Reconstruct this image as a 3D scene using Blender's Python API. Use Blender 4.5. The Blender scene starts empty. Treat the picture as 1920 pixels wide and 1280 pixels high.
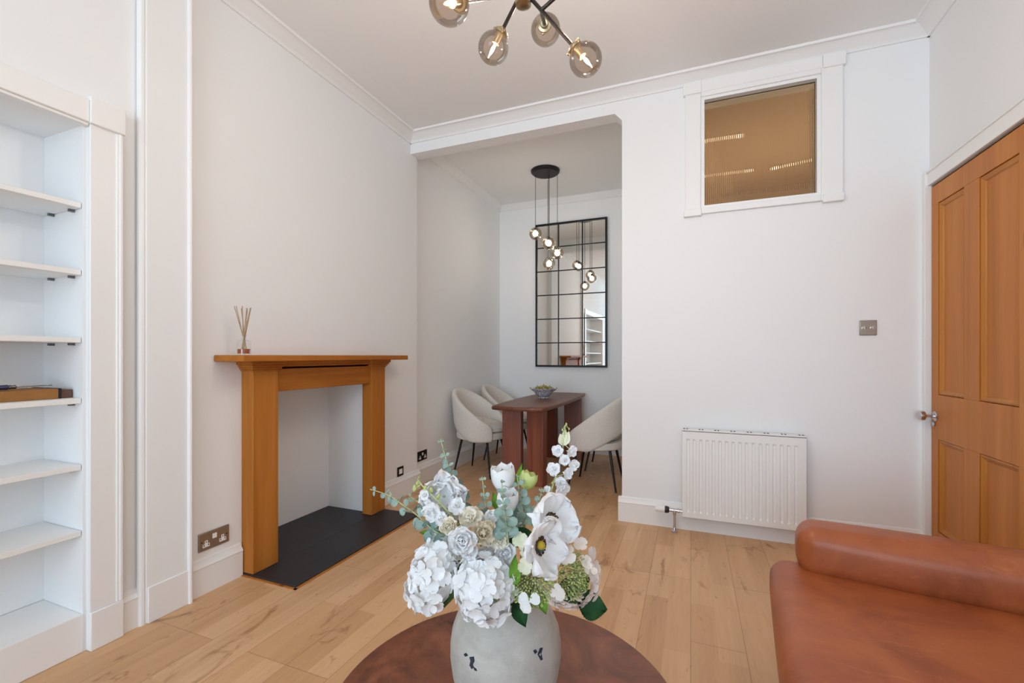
import bpy, math, random
from mathutils import Vector, Matrix, noise as mnoise

SC = bpy.context.scene
COL = SC.collection
PI = math.pi
V = Vector

# ------------------------------------------------------------------ camera
FPX, HZ, CH = 841.0, 667.0, 1.15
YAW = math.atan(335 / 841.0)
FW = V((-math.sin(YAW), math.cos(YAW), 0)); RT = V((math.cos(YAW), math.sin(YAW), 0)); UP = V((0, 0, 1))
cam = bpy.data.cameras.new('camera'); cam.sensor_width = 36.0; cam.sensor_fit = 'HORIZONTAL'
cam.lens = FPX / 1920 * 36; cam.shift_y = (640 - HZ) / 1920 * -1; cam.clip_start = 0.02
co = bpy.data.objects.new('camera', cam); COL.objects.link(co)
co.location = (0, 0, CH); co.rotation_euler = (PI / 2, 0, YAW)
SC.camera = co


def at(u, v, d):
    """the place seen at photo position (u, v), d metres deep"""
    return V((0, 0, CH)) + (FW + RT * ((u - 960) / FPX) + UP * ((HZ - v) / FPX)) * d


# ------------------------------------------------------------------ materials
def new_mat(name):
    m = bpy.data.materials.new(name); m.use_nodes = True
    nt = m.node_tree; b = nt.nodes['Principled BSDF']
    return m, nt, b


def nd(nt, t, **kw):
    n = nt.nodes.new(t)
    for k, v in kw.items():
        if k in n.inputs.keys() if hasattr(n.inputs, 'keys') else False:
            n.inputs[k].default_value = v
        else:
            setattr(n, k, v)
    return n


def objcoord(nt, scale=(1, 1, 1), rot=(0, 0, 0), loc=(0, 0, 0)):
    tc = nt.nodes.new('ShaderNodeTexCoord'); mp = nt.nodes.new('ShaderNodeMapping')
    mp.inputs['Scale'].default_value = scale; mp.inputs['Rotation'].default_value = rot; mp.inputs['Location'].default_value = loc
    nt.links.new(tc.outputs['Object'], mp.inputs['Vector'])
    return mp.outputs['Vector']


def ramp(nt, fac, stops):
    r = nt.nodes.new('ShaderNodeValToRGB')
    els = r.color_ramp.elements
    while len(els) < len(stops):
        els.new(0.5)
    for e, (p, c) in zip(els, stops):
        e.position = p; e.color = (*c, 1) if len(c) == 3 else c
    nt.links.new(fac, r.inputs['Fac'])
    return r.outputs['Color']


def mix(nt, fac, a, b, mode='MIX'):
    n = nt.nodes.new('ShaderNodeMix'); n.data_type = 'RGBA'; n.blend_type = mode
    for s, val in ((0, fac), (6, a), (7, b)):
        if hasattr(val, 'is_output'):
            nt.links.new(val, n.inputs[s])
        else:
            n.inputs[s].default_value = val if s == 0 else ((*val, 1) if len(val) == 3 else val)
    return n.outputs[2]


def noise_tex(nt, vec, scale, detail=4, rough=0.55, dist=0.0):
    n = nt.nodes.new('ShaderNodeTexNoise'); n.inputs['Scale'].default_value = scale
    n.inputs['Detail'].default_value = detail; n.inputs['Roughness'].default_value = rough
    n.inputs['Distortion'].default_value = dist
    nt.links.new(vec, n.inputs['Vector'])
    return n.outputs['Fac']


def bump(nt, b, height, strength=0.2, dist=0.01):
    n = nt.nodes.new('ShaderNodeBump'); n.inputs['Strength'].default_value = strength; n.inputs['Distance'].default_value = dist
    nt.links.new(height, n.inputs['Height']); nt.links.new(n.outputs['Normal'], b.inputs['Normal'])


def srgb(r, g, b):
    f = lambda c: (c / 255 / 12.92) if c <= 10 else ((c / 255 + .055) / 1.055) ** 2.4
    return (f(r), f(g), f(b))


def m_plain(name, col, rough=0.5, metal=0.0, nscale=0, nbump=0.0, spec=0.5, var=0.0, coat=0.0):
    m, nt, b = new_mat(name)
    b.inputs['Base Color'].default_value = (*col, 1); b.inputs['Roughness'].default_value = rough
    b.inputs['Metallic'].default_value = metal; b.inputs['Specular IOR Level'].default_value = spec
    b.inputs['Coat Weight'].default_value = coat
    if nscale:
        f = noise_tex(nt, objcoord(nt), nscale, 5)
        if nbump:
            bump(nt, b, f, nbump, 0.004)
        if var:
            c = ramp(nt, f, [(0.3, tuple(x * (1 - var) for x in col)), (0.7, tuple(min(1, x * (1 + var * .5)) for x in col))])
            nt.links.new(c, b.inputs['Base Color'])
    return m


def m_wood(name, dark, mid, light, axis='Z', scale=9.0, rough=0.42, knots=True, stretch=0.06, spec=0.4, contrast=0.25, coat=0.0):
    m, nt, b = new_mat(name)
    s = {'X': (stretch, 1, 1), 'Y': (1, stretch, 1), 'Z': (1, 1, stretch)}[axis]
    vec = objcoord(nt, s)
    f1 = noise_tex(nt, vec, scale, 6, 0.6, 1.2)
    f2 = noise_tex(nt, vec, scale * 7, 4, 0.7)
    c = ramp(nt, f1, [(0.5 - contrast, dark), (0.5, mid), (0.5 + contrast, light)])
    g = ramp(nt, f2, [(0.35, (.86, .86, .86)), (0.62, (1, 1, 1))])
    c = mix(nt, 0.6, c, g, 'MULTIPLY')
    if knots:
        ks = {'X': (.35, 1, 1), 'Y': (1, .35, 1), 'Z': (1, 1, .35)}[axis]
        vo = nt.nodes.new('ShaderNodeTexVoronoi'); vo.inputs['Scale'].default_value = 4.2
        nt.links.new(objcoord(nt, ks, loc=(.3, .12, .4)), vo.inputs['Vector'])
        k = ramp(nt, vo.outputs['Distance'], [(0.03, (.32, .22, .15)), (0.085, (1, 1, 1))])
        c = mix(nt, 0.75, c, k, 'MULTIPLY')
    nt.links.new(c, b.inputs['Base Color'])
    b.inputs['Roughness'].default_value = rough; b.inputs['Specular IOR Level'].default_value = spec
    b.inputs['Coat Weight'].default_value = coat
    bump(nt, b, f2, 0.08, 0.002)
    return m


def m_floor():
    m, nt, b = new_mat('oak_laminate')
    tc = nt.nodes.new('ShaderNodeTexCoord')
    sep = nt.nodes.new('ShaderNodeSeparateXYZ'); nt.links.new(tc.outputs['Object'], sep.inputs[0])
    comb = nt.nodes.new('ShaderNodeCombineXYZ')
    nt.links.new(sep.outputs['Y'], comb.inputs['X']); nt.links.new(sep.outputs['X'], comb.inputs['Y'])

    def brick(w, h, off, mort, freq=2):
        n = nt.nodes.new('ShaderNodeTexBrick')
        n.offset = off; n.offset_frequency = freq; n.squash = 1
        n.inputs['Scale'].default_value = 1; n.inputs['Brick Width'].default_value = w; n.inputs['Row Height'].default_value = h
        n.inputs['Mortar Size'].default_value = mort; n.inputs['Mortar Smooth'].default_value = 0.1; n.inputs['Bias'].default_value = 0
        n.inputs['Color1'].default_value = (0, 0, 0, 1); n.inputs['Color2'].default_value = (1, 1, 1, 1); n.inputs['Mortar'].default_value = (.5, .5, .5, 1)
        nt.links.new(comb.outputs[0], n.inputs['Vector'])
        return n
    strip = brick(0.62, 0.1, 0.37, 0.0)
    board = brick(1.24, 0.2, 0.43, 0.0011, 3)
    base = ramp(nt, strip.outputs['Color'], [(0.0, srgb(202, 158, 116)), (0.5, srgb(212, 170, 126)), (1.0, srgb(220, 180, 139))])
    vec = objcoord(nt, (1, .09, 1))
    f1 = noise_tex(nt, vec, 7, 6, 0.6, 1.0)
    c = mix(nt, 0.55, base, ramp(nt, f1, [(0.3, (.72, .66, .58)), (0.52, (1, 1, 1)), (0.7, (1.0, .99, .97))]), 'MULTIPLY')
    f2 = noise_tex(nt, vec, 60, 3, 0.7)
    c = mix(nt, 0.35, c, ramp(nt, f2, [(0.35, (.84, .8, .76)), (0.6, (1, 1, 1))]), 'MULTIPLY')
    # knots and dark flecks
    f3 = noise_tex(nt, objcoord(nt, (1, .42, 1), loc=(3.1, 1.7, 0)), 5.2, 5, 0.68, 1.4)
    c = mix(nt, 0.75, c, ramp(nt, f3, [(0.30, (.46, .34, .25)), (0.40, (1, 1, 1))]), 'MULTIPLY')
    f4 = noise_tex(nt, objcoord(nt, (1, .3, 1), loc=(8.1, 2.7, 0)), 14, 4, 0.6, 2)
    c = mix(nt, 0.6, c, ramp(nt, f4, [(0.29, (.5, .37, .26)), (0.37, (1, 1, 1))]), 'MULTIPLY')
    # board joints
    c = mix(nt, ramp_val(nt, board.outputs['Fac']), c, srgb(120, 84, 54))
    nt.links.new(c, b.inputs['Base Color'])
    b.inputs['Roughness'].default_value = 0.36; b.inputs['Specular IOR Level'].default_value = 0.42
    bump(nt, b, board.outputs['Fac'], -0.15, 0.002)
    return m


def ramp_val(nt, fac):
    n = nt.nodes.new('ShaderNodeMath'); n.operation = 'MULTIPLY'; n.inputs[1].default_value = 0.7
    nt.links.new(fac, n.inputs[0])
    return n.outputs[0]


def m_leather():
    m, nt, b = new_mat('tan_leather')
    f = noise_tex(nt, objcoord(nt), 3.5, 6, 0.65, 1.0)
    c = ramp(nt, f, [(0.3, srgb(130, 65, 34)), (0.52, srgb(157, 83, 44)), (0.75, srgb(172, 97, 52))])
    f3 = noise_tex(nt, objcoord(nt, (1, 3.2, 1), rot=(0, 0, .5)), 9, 6, 0.72, 2.0)
    c = mix(nt, ramp(nt, f3, [(0.58, (0, 0, 0)), (0.72, (.55, .55, .55))]), c, srgb(186, 112, 68))
    nt.links.new(c, b.inputs['Base Color'])
    vo = nt.nodes.new('ShaderNodeTexVoronoi'); vo.inputs['Scale'].default_value = 420
    nt.links.new(objcoord(nt), vo.inputs['Vector'])
    bump(nt, b, vo.outputs['Distance'], 0.12, 0.001)
    b.inputs['Roughness'].default_value = 0.42; b.inputs['Specular IOR Level'].default_value = 0.45
    return m


def m_burl():
    m, nt, b = new_mat('walnut_burl')
    f = noise_tex(nt, objcoord(nt, (1, 1, 1)), 5, 7, 0.6, 2.4)
    c = ramp(nt, f, [(0.28, srgb(84, 48, 34)), (0.5, srgb(118, 68, 46)), (0.72, srgb(146, 90, 60))])
    f2 = noise_tex(nt, objcoord(nt, (1, 1, 1), loc=(2, 5, 0)), 55, 3, 0.6, 1.0)
    f3 = noise_tex(nt, objcoord(nt, (1, 1, 1), loc=(7.3, 1.2, 0)), 6, 3, 0.5)
    k = mix(nt, ramp(nt, f3, [(0.52, (0, 0, 0)), (0.66, (1, 1, 1))]), (1, 1, 1), ramp(nt, f2, [(0.36, (.42, .34, .3)), (0.46, (1, 1, 1))]))
    c = mix(nt, 0.85, c, k, 'MULTIPLY')
    nt.links.new(c, b.inputs['Base Color'])
    b.inputs['Roughness'].default_value = 0.4; b.inputs['Specular IOR Level'].default_value = 0.4
    return m


def m_vase():
    m, nt, b = new_mat('distressed_stoneware')
    f = noise_tex(nt, objcoord(nt), 9, 7, 0.65, 0.6)
    c = ramp(nt, f, [(0.3, srgb(160, 155, 147)), (0.55, srgb(182, 178, 170)), (0.75, srgb(196, 192, 184))])
    f2 = noise_tex(nt, objcoord(nt, loc=(1, 3, 2)), 45, 5, 0.7)
    c = mix(nt, 0.5, c, ramp(nt, f2, [(0.3, (.84, .82, .8)), (0.5, (1, 1, 1))]), 'MULTIPLY')
    nt.links.new(c, b.inputs['Base Color']); b.inputs['Roughness'].default_value = 0.8
    f5 = noise_tex(nt, objcoord(nt), 22, 6, 0.7, 0.8)
    bump(nt, b, f5, 0.35, 0.006)
    return m


def m_petal(name, c0, c1, tr=0.3, veins=0.0):
    m, nt, b = new_mat(name)
    f = noise_tex(nt, objcoord(nt), 30, 3)
    c = ramp(nt, f, [(0.3, c0), (0.7, c1)])
    nt.links.new(c, b.inputs['Base Color']); b.inputs['Roughness'].default_value = 0.65; b.inputs['Specular IOR Level'].default_value = 0.25
    t = nt.nodes.new('ShaderNodeBsdfTranslucent'); nt.links.new(c, t.inputs['Color'])
    mx = nt.nodes.new('ShaderNodeMixShader'); mx.inputs[0].default_value = tr
    out = nt.nodes['Material Output']
    nt.links.new(b.outputs[0], mx.inputs[1]); nt.links.new(t.outputs[0], mx.inputs[2]); nt.links.new(mx.outputs[0], out.inputs['Surface'])
    return m


def m_thin_glass(name, tint, refl=0.9, rough=0.02, facing=False):
    m, nt, b = new_mat(name); nt.nodes.remove(b)
    t = nt.nodes.new('ShaderNodeBsdfTransparent'); t.inputs['Color'].default_value = (*tint, 1)
    g = nt.nodes.new('ShaderNodeBsdfGlossy'); g.inputs['Roughness'].default_value = rough
    fr = nt.nodes.new('ShaderNodeFresnel'); fr.inputs['IOR'].default_value = 1.5
    mu = nt.nodes.new('ShaderNodeMath'); mu.operation = 'MULTIPLY'; mu.inputs[1].default_value = refl
    if facing:
        lw = nt.nodes.new('ShaderNodeLayerWeight'); pw_ = nt.nodes.new('ShaderNodeMath'); pw_.operation = 'POWER'; pw_.inputs[1].default_value = 4.0
        ad = nt.nodes.new('ShaderNodeMath'); ad.operation = 'MULTIPLY_ADD'; ad.inputs[1].default_value = 0.5; ad.inputs[2].default_value = 0.04
        nt.links.new(lw.outputs['Facing'], pw_.inputs[0]); nt.links.new(pw_.outputs[0], ad.inputs[0]); nt.links.new(ad.outputs[0], mu.inputs[0])
    else:
        nt.links.new(fr.outputs[0], mu.inputs[0])
    mx = nt.nodes.new('ShaderNodeMixShader')
    nt.links.new(mu.outputs[0], mx.inputs[0]); nt.links.new(t.outputs[0], mx.inputs[1]); nt.links.new(g.outputs[0], mx.inputs[2])
    nt.links.new(mx.outputs[0], nt.nodes['Material Output'].inputs['Surface'])
    return m


def m_glass(name, col=(1, 1, 1), rough=0.0, ior=1.5):
    m, nt, b = new_mat(name); nt.nodes.remove(b)
    g = nt.nodes.new('ShaderNodeBsdfGlass'); g.inputs['Color'].default_value = (*col, 1)
    g.inputs['Roughness'].default_value = rough; g.inputs['IOR'].default_value = ior
    nt.links.new(g.outputs[0], nt.nodes['Material Output'].inputs['Surface'])
    return m


def m_emit(name, col, strength):
    m, nt, b = new_mat(name); nt.nodes.remove(b)
    e = nt.nodes.new('ShaderNodeEmission'); e.inputs['Color'].default_value = (*col, 1); e.inputs['Strength'].default_value = strength
    nt.links.new(e.outputs[0], nt.nodes['Material Output'].inputs['Surface'])
    return m


def m_boucle():
    m, nt, b = new_mat('cream_boucle')
    f = noise_tex(nt, objcoord(nt), 140, 4, 0.7)
    c = ramp(nt, f, [(0.3, srgb(208, 202, 194)), (0.7, srgb(226, 221, 214))])
    nt.links.new(c, b.inputs['Base Color']); b.inputs['Roughness'].default_value = 0.95
    b.inputs['Specular IOR Level'].default_value = 0.15
    b.inputs['Sheen Weight'].default_value = 0.15
    bump(nt, b, f, 0.5, 0.004)
    return m


def m_bowl():
    m, nt, b = new_mat('patterned_ceramic')
    vo = nt.nodes.new('ShaderNodeTexVoronoi'); vo.inputs['Scale'].default_value = 70
    nt.links.new(objcoord(nt), vo.inputs['Vector'])
    c = ramp(nt, vo.outputs['Distance'], [(0.22, srgb(92, 100, 122)), (0.45, srgb(186, 188, 198)), (0.7, srgb(222, 222, 226))])
    nt.links.new(c, b.inputs['Base Color']); b.inputs['Roughness'].default_value = 0.25
    return m


def m_slate():
    m, nt, b = new_mat('black_slate')
    f = noise_tex(nt, objcoord(nt), 7, 7, 0.7, 0.5)
    c = ramp(nt, f, [(0.3, srgb(30, 31, 35)), (0.6, srgb(40, 41, 46)), (0.8, srgb(54, 55, 60))])
    f2 = noise_tex(nt, objcoord(nt, (1, .2, 1), rot=(0, 0, .3)), 20, 3, 0.6)
    c = mix(nt, ramp(nt, f2, [(0.7, (0, 0, 0)), (0.8, (.4, .4, .4))]), c, srgb(92, 92, 96))
    nt.links.new(c, b.inputs['Base Color']); b.inputs['Roughness'].default_value = 0.5
    bump(nt, b, f, 0.2, 0.004)
    return m


M = {}
M['wall'] = m_plain('white_wall_paint', (.852, .862, .87), 0.85, nscale=2.2, nbump=0.06, spec=0.2)
M['ceil'] = m_plain('white_ceiling_paint', (.868, .877, .885), 0.9, nscale=3, nbump=0.03, spec=0.1)
M['trim'] = m_plain('white_gloss_trim', (.86, .86, .855), 0.38, nscale=6, nbump=0.03, spec=0.4)
M['shelf'] = m_plain('white_shelf_paint', (.84, .84, .835), 0.5, nscale=8, nbump=0.03)
M['floor'] = m_floor()
M['pine'] = m_wood('waxed_pine', srgb(158, 92, 32), srgb(180, 112, 44), srgb(196, 128, 56), 'Z', 7, 0.6, spec=0.2)
M['pine_y'] = m_wood('waxed_pine_across', srgb(158, 92, 32), srgb(180, 112, 44), srgb(196, 128, 56), 'Y', 7, 0.6, spec=0.2)
M['door'] = m_wood('stripped_pine', srgb(170, 102, 34), srgb(192, 119, 44), srgb(204, 134, 56), 'Z', 6, 0.45, stretch=0.05)
M['doorlight'] = m_wood('stripped_pine_beading', srgb(160, 96, 36), srgb(186, 120, 50), srgb(198, 132, 60), 'Z', 6, 0.42, knots=False)
M['walnut'] = m_wood('acacia_wood', srgb(104, 54, 38), srgb(136, 76, 56), srgb(158, 94, 70), 'Z', 8, 0.38, knots=False)
M['walnut_y'] = m_wood('acacia_wood_top', srgb(88, 52, 38), srgb(112, 68, 50), srgb(132, 84, 62), 'Y', 8, 0.4, knots=False)
M['burl'] = m_burl(); M['leather'] = m_leather(); M['vase'] = m_vase(); M['boucle'] = m_boucle()
M['slate'] = m_slate(); M['bowl'] = m_bowl()
M['black'] = m_plain('black_metal', srgb(22, 22, 23), 0.45, 0.3, nscale=30, nbump=0.02)
M['bronze'] = m_plain('dark_bronze', srgb(62, 54, 50), 0.35, 0.8, nscale=30, nbump=0.02)
M['brass'] = m_plain('antique_brass', srgb(168, 150, 120), 0.28, 1.0, nscale=40, nbump=0.02)
M['nickel'] = m_plain('brushed_nickel', srgb(168, 158, 146), 0.3, 1.0, nscale=60, nbump=0.03)
M['chrome'] = m_plain('chrome', srgb(205, 205, 208), 0.12, 1.0, nscale=40, nbump=0.01)
M['rad'] = m_plain('white_radiator_enamel', (.84, .835, .82), 0.35, nscale=10, nbump=0.01)
M['plastic_w'] = m_plain('white_plastic', (.85, .85, .85), 0.35, nscale=20, nbump=0.01)
M['plastic_b'] = m_plain('black_plastic', srgb(26, 26, 28), 0.4, nscale=20, nbump=0.01)
M['hole'] = m_plain('dark_slot', srgb(20, 18, 16), 0.8, nscale=20, nbump=0.01)
M['smoke'] = m_thin_glass('smoked_glass', (.84, .77, .71), 0.8)
M['amber'] = m_thin_glass('amber_glass', (.90, .81, .68), 0.8)
M['clear'] = m_thin_glass('clear_glass', (.97, .98, .97), .9, facing=True)
M['bulbglass'] = m_thin_glass('bulb_glass', (.98, .95, .9), 0.6, facing=True)
M['reed'] = m_glass('reeded_glass', (.97, .95, .9), 0.02, 1.45)
M['mirror'] = m_plain('mirror_silver', (.86, .87, .85), 0.015, 1.0)
M['filament'] = m_emit('glowing_filament', (1.0, .955, .90), 3300)
M['frosted'] = m_emit('frosted_bulb', (.96, .93, .92), 60)
M['spot'] = m_emit('hall_downlight', (1.0, .82, .56), 110)
M['hall'] = m_plain('hall_tan_paint', srgb(182, 160, 132), 0.8, nscale=3, nbump=0.05)
M['card'] = m_plain('brown_cardboard', srgb(156, 106, 52), 0.8, nscale=25, nbump=0.05, var=0.12)
M['carddark'] = m_plain('dark_cardboard', srgb(112, 78, 66), 0.85, nscale=25, nbump=0.05)
M['red'] = m_plain('red_plastic', srgb(206, 60, 36), 0.35, nscale=20, nbump=0.01)
M['navy'] = m_plain('navy_plastic', srgb(44, 46, 84), 0.35, nscale=20, nbump=0.01)
M['steel'] = m_plain('tool_steel', srgb(120, 120, 122), 0.3, 1.0, nscale=40, nbump=0.02)
M['reedstick'] = m_plain('rattan_reed', srgb(176, 148, 118), 0.8, nscale=80, nbump=0.1, var=0.15)
M['oil'] = m_plain('amber_oil', srgb(150, 74, 24), 0.08, nscale=10, nbump=0.0, spec=0.5)
M['olive'] = m_plain('green_fruit_skin', srgb(150, 140, 60), 0.5, nscale=40, nbump=0.1, var=0.3)
M['chip'] = m_plain('dark_blue_glaze', srgb(34, 42, 60), 0.5, nscale=40, nbump=0.05)
M['white_petal'] = m_petal('white_petal', (.88, .88, .89), (.94, .94, .94), 0.25)
M['cream_petal'] = m_petal('cream_petal', (.86, .80, .66), (.95, .92, .83), 0.3)
M['blush_petal'] = m_petal('blush_petal', (.88, .80, .74), (.95, .90, .87), 0.35)
M['pale_petal'] = m_petal('pale_green_petal', (.80, .83, .60), (.90, .90, .74), 0.3)
M['lime_petal'] = m_petal('lime_petal', (.62, .70, .25), (.78, .82, .42), 0.3)
M['tan_petal'] = m_petal('dried_tan_petal', (.70, .60, .44), (.82, .74, .58), 0.3)
M['euc'] = m_petal('eucalyptus_leaf', srgb(122, 148, 138), srgb(168, 188, 178), 0.12)
M['leaf'] = m_petal('dark_green_leaf', srgb(22, 58, 34), srgb(44, 88, 44), 0.1)
M['leaf2'] = m_petal('olive_green_leaf', srgb(62, 86, 46), srgb(92, 116, 62), 0.15)
M['leaf3'] = m_petal('bright_green_leaf', srgb(88, 136, 40), srgb(134, 174, 66), 0.25)
M['stem'] = m_plain('green_stem', srgb(128, 146, 92), 0.6, nscale=30, nbump=0.05, var=0.2)
M['stempale'] = m_plain('pale_green_stem', srgb(176, 186, 132), 0.6, nscale=30, nbump=0.05, var=0.2)
M['bud'] = m_petal('green_bud', srgb(150, 166, 84), srgb(206, 212, 140), 0.15)
M['eye'] = m_plain('poppy_eye', srgb(196, 168, 44), 0.6, nscale=60, nbump=0.2, var=0.3)
M['eyeblue'] = m_plain('poppy_eye_underside', srgb(70, 108, 112), 0.6, nscale=60, nbump=0.2, var=0.3)
M['stamen'] = m_plain('brown_stamen', srgb(70, 46, 26), 0.7, nscale=60, nbump=0.1)


# ------------------------------------------------------------------ mesh building
class MB:
    def __init__(s):
        s.v = []; s.f = []

    def add(s, vs, fs):
        o = len(s.v); s.v += [V(p) for p in vs]; s.f += [tuple(i + o for i in f) for f in fs]
        return s

    def box(s, x0, x1, y0, y1, z0, z1):
        vs = [(x, y, z) for z in (z0, z1) for y in (y0, y1) for x in (x0, x1)]
        return s.add(vs, [(0, 2, 3, 1), (4, 5, 7, 6), (0, 1, 5, 4), (1, 3, 7, 5), (3, 2, 6, 7), (2, 0, 4, 6)])

    def obox(s, mat, sx, sy, sz):
        vs = [mat @ V((x, y, z)) for z in (-sz, sz) for y in (-sy, sy) for x in (-sx, sx)]
        return s.add(vs, [(0, 2, 3, 1), (4, 5, 7, 6), (0, 1, 5, 4), (1, 3, 7, 5), (3, 2, 6, 7), (2, 0, 4, 6)])

    def loft(s, rings, cap0=True, cap1=True, closed=True):
        n = len(rings[0]); o = len(s.v); fs = []
        for r in rings:
            s.v += [V(p) for p in r]
        m = n if closed else n - 1
        for k in range(len(rings) - 1):
            for i in range(m):
                j = (i + 1) % n
                s.f.append((o + k * n + i, o + k * n + j, o + (k + 1) * n + j, o + (k + 1) * n + i))
        if closed and cap0:
            s.f.append(tuple(o + i for i in reversed(range(n))))
        if closed and cap1:
            s.f.append(tuple(o + (len(rings) - 1) * n + i for i in range(n)))
        return s

    def tube(s, pts, r, n=8, r1=None):
        pts = [V(p) for p in pts]; rings = []
        L = len(pts)
        prev = None
        for k, p in enumerate(pts):
            t = (pts[min(k + 1, L - 1)] - pts[max(k - 1, 0)]).normalized()
            a = t.orthogonal().normalized() if prev is None else (prev - t * prev.dot(t)).normalized()
            prev = a; b = t.cross(a)
            rr = r if r1 is None else r + (r1 - r) * k / max(1, L - 1)
            if isinstance(r, (list, tuple)):
                rr = r[k]
            rings.append([p + (a * math.cos(2 * PI * i / n) + b * math.sin(2 * PI * i / n)) * rr for i in range(n)])
        return s.loft(rings)

    def lathe(s, prof, c=(0, 0, 0), axis=(0, 0, 1), n=24, cap0=True, cap1=True):
        """prof: list of (radius, height) along the axis"""
        c = V(c); ax = V(axis).normalized(); a = ax.orthogonal().normalized(); b = ax.cross(a)
        if abs(ax.z) > 0.999:
            a = V((1, 0, 0)); b = V((0, 1, 0)) * (1 if ax.z > 0 else -1)
        rings = [[c + ax * h + (a * math.cos(2 * PI * i / n) + b * math.sin(2 * PI * i / n)) * max(r, 1e-5) for i in range(n)] for r, h in prof]
        return s.loft(rings, cap0, cap1)

    def sphere(s, c, r, n=16, m=10, axis=(0, 0, 1), sx=1.0):
        prof = [(r * sx * math.sin(PI * k / m), -r * math.cos(PI * k / m)) for k in range(m + 1)]
        return s.lathe(prof, c, axis, n, False, False)

    def prism(s, poly, ax0, ax1, fn):
        """poly: 2D outline; fn(p, t) -> 3D; extruded from ax0 to ax1"""
        return s.loft([[fn(p, ax0) for p in poly], [fn(p, ax1) for p in poly]])

    def grid(s, fn, nu, nv, closed_u=False):
        o = len(s.v)
        for j in range(nv + 1):
            for i in range(nu + (0 if closed_u else 1)):
                s.v.append(V(fn(i / nu, j / nv)))
        w = nu if closed_u else nu + 1
        for j in range(nv):
            for i in range(nu):
                i2 = (i + 1) % w
                s.f.append((o + j * w + i, o + j * w + i2, o + (j + 1) * w + i2, o + (j + 1) * w + i))
        return s

    def weld(s):
        idx = {}; mp = []; nv = []
        for p in s.v:
            k = (round(p.x, 6), round(p.y, 6), round(p.z, 6))
            if k not in idx:
                idx[k] = len(nv); nv.append(p)
            mp.append(idx[k])
        nf = []
        for f in s.f:
            g = []
            for i in f:
                if mp[i] not in g:
                    g.append(mp[i])
            if len(g) > 2:
                nf.append(tuple(g))
        s.v, s.f = nv, nf
        return s

    def build(s, name, mat, parent=None, org=None, bevel=0.0, seg=2, sub=0, angle=35, smooth=True, solid=0.0):
        o0 = V((0, 0, 0))
        if org is not None:
            o0 = V(org)
        elif parent is not None and 'org' in parent:
            o0 = V(parent['org'])
        me = bpy.data.meshes.new(name)
        me.from_pydata([tuple(p - o0) for p in s.v], [], s.f)
        me.validate(); me.update()
        if smooth:
            me.polygons.foreach_set('use_smooth', [True] * len(me.polygons))
            me.set_sharp_from_angle(angle=math.radians(angle))
        me.materials.append(mat)
        o = bpy.data.objects.new(name, me); COL.objects.link(o)
        if org is not None:
            o.location = o0
        if parent is not None:
            o.parent = parent
        if solid:
            md = o.modifiers.new('thickness', 'SOLIDIFY'); md.thickness = solid; md.offset = 0
        if bevel:
            md = o.modifiers.new('bevel', 'BEVEL'); md.width = bevel; md.segments = seg; md.limit_method = 'ANGLE'; md.angle_limit = math.radians(30)
        if sub:
            md = o.modifiers.new('subdivision', 'SUBSURF'); md.levels = sub; md.render_levels = sub
        return o


def tag(o, label, cat, group=None):
    o['label'] = label; o['category'] = cat
    if group:
        o['group'] = group
    return o


def thing(name, label, cat, loc=(0, 0, 0), group=None, local=False):
    """an Empty at the thing's base; parts are given in room coordinates unless local"""
    o = bpy.data.objects.new(name, None); COL.objects.link(o)
    o.empty_display_size = 0.05; o.location = loc
    o['org'] = (0.0, 0.0, 0.0) if local else tuple(float(c) for c in loc)
    return tag(o, label, cat, group)


def struct(o):
    o['kind'] = 'structure'
    return o


def sub(mb, name, mat, part, **kw):
    """a sub-part: shares its part's coordinates"""
    o = mb.build(name, mat, None, **kw)
    root = part.parent
    if root is not None and 'org' in root:
        o0 = V(root['org'])
        o.data.transform(Matrix.Translation(-o0))
    o.parent = part
    return o


# ------------------------------------------------------------------ the room
WL, WB, WR = -2.2, 3.205, 1.245            # left, back and right wall faces
YF = -4.4                                  # the window wall behind the camera
CZ = 3.0
AL, AB, AR = -2.265, 5.265, -0.2            # dining alcove
ACZ = 3.05

struct(MB().box(-2.8, 1.5, YF - .3, 5.5, -0.12, 0.0).build('floor', M['floor']))
struct(MB().box(-2.8, 1.5, YF - .3, WB + .12, CZ, CZ + .12).build('ceiling', M['ceil']))
struct(MB().box(-2.45, AR + .12, WB + .12, AB + .15, ACZ, ACZ + .12).build('ceiling_alcove', M['ceil']))

w = MB()                                    # left wall with the fireplace recess and the bookcase recess
RY0, RY1, RZ = 1.80, 2.655, 1.0             # fireplace recess
BY0, BY1, BZ = -0.75, 1.015, 2.06           # bookcase recess
w.box(-2.8, WL, 1.12, RY0, 0, CZ); w.box(-2.8, WL, RY1, 3.30, 0, CZ); w.box(-2.8, WL, RY0, RY1, RZ, CZ)
w.box(-2.8, -2.56, RY0, RY1, 0, RZ)
w.box(-2.8, WL, BY1, 1.12, 0, CZ); w.box(-2.8, WL, BY0, BY1, BZ, CZ); w.box(-2.8, -2.49, BY0, BY1, 0, BZ)
w.box(-2.8, WL, YF - .3, BY0, 0, CZ)
w.box(-2.8, AL, 3.30, AB + .15, 0, ACZ + .1)
struct(w.build('wall_left', M['wall']))

# boxed-in upright between the bookcase and the chimney breast, with its edge beads
p = MB().box(WL, -2.168, 1.205, 1.385, 0, CZ)
p = struct(p.build('trim_1', M['wall'], bevel=0.004))
b = MB()
b.tube([(-2.166, 1.386, 0), (-2.166, 1.386, CZ)], 0.011, 10); b.tube([(-2.185, 1.196, 0), (-2.185, 1.196, CZ)], 0.016, 10)
struct(b.build('trim_2', M['trim']))

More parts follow.
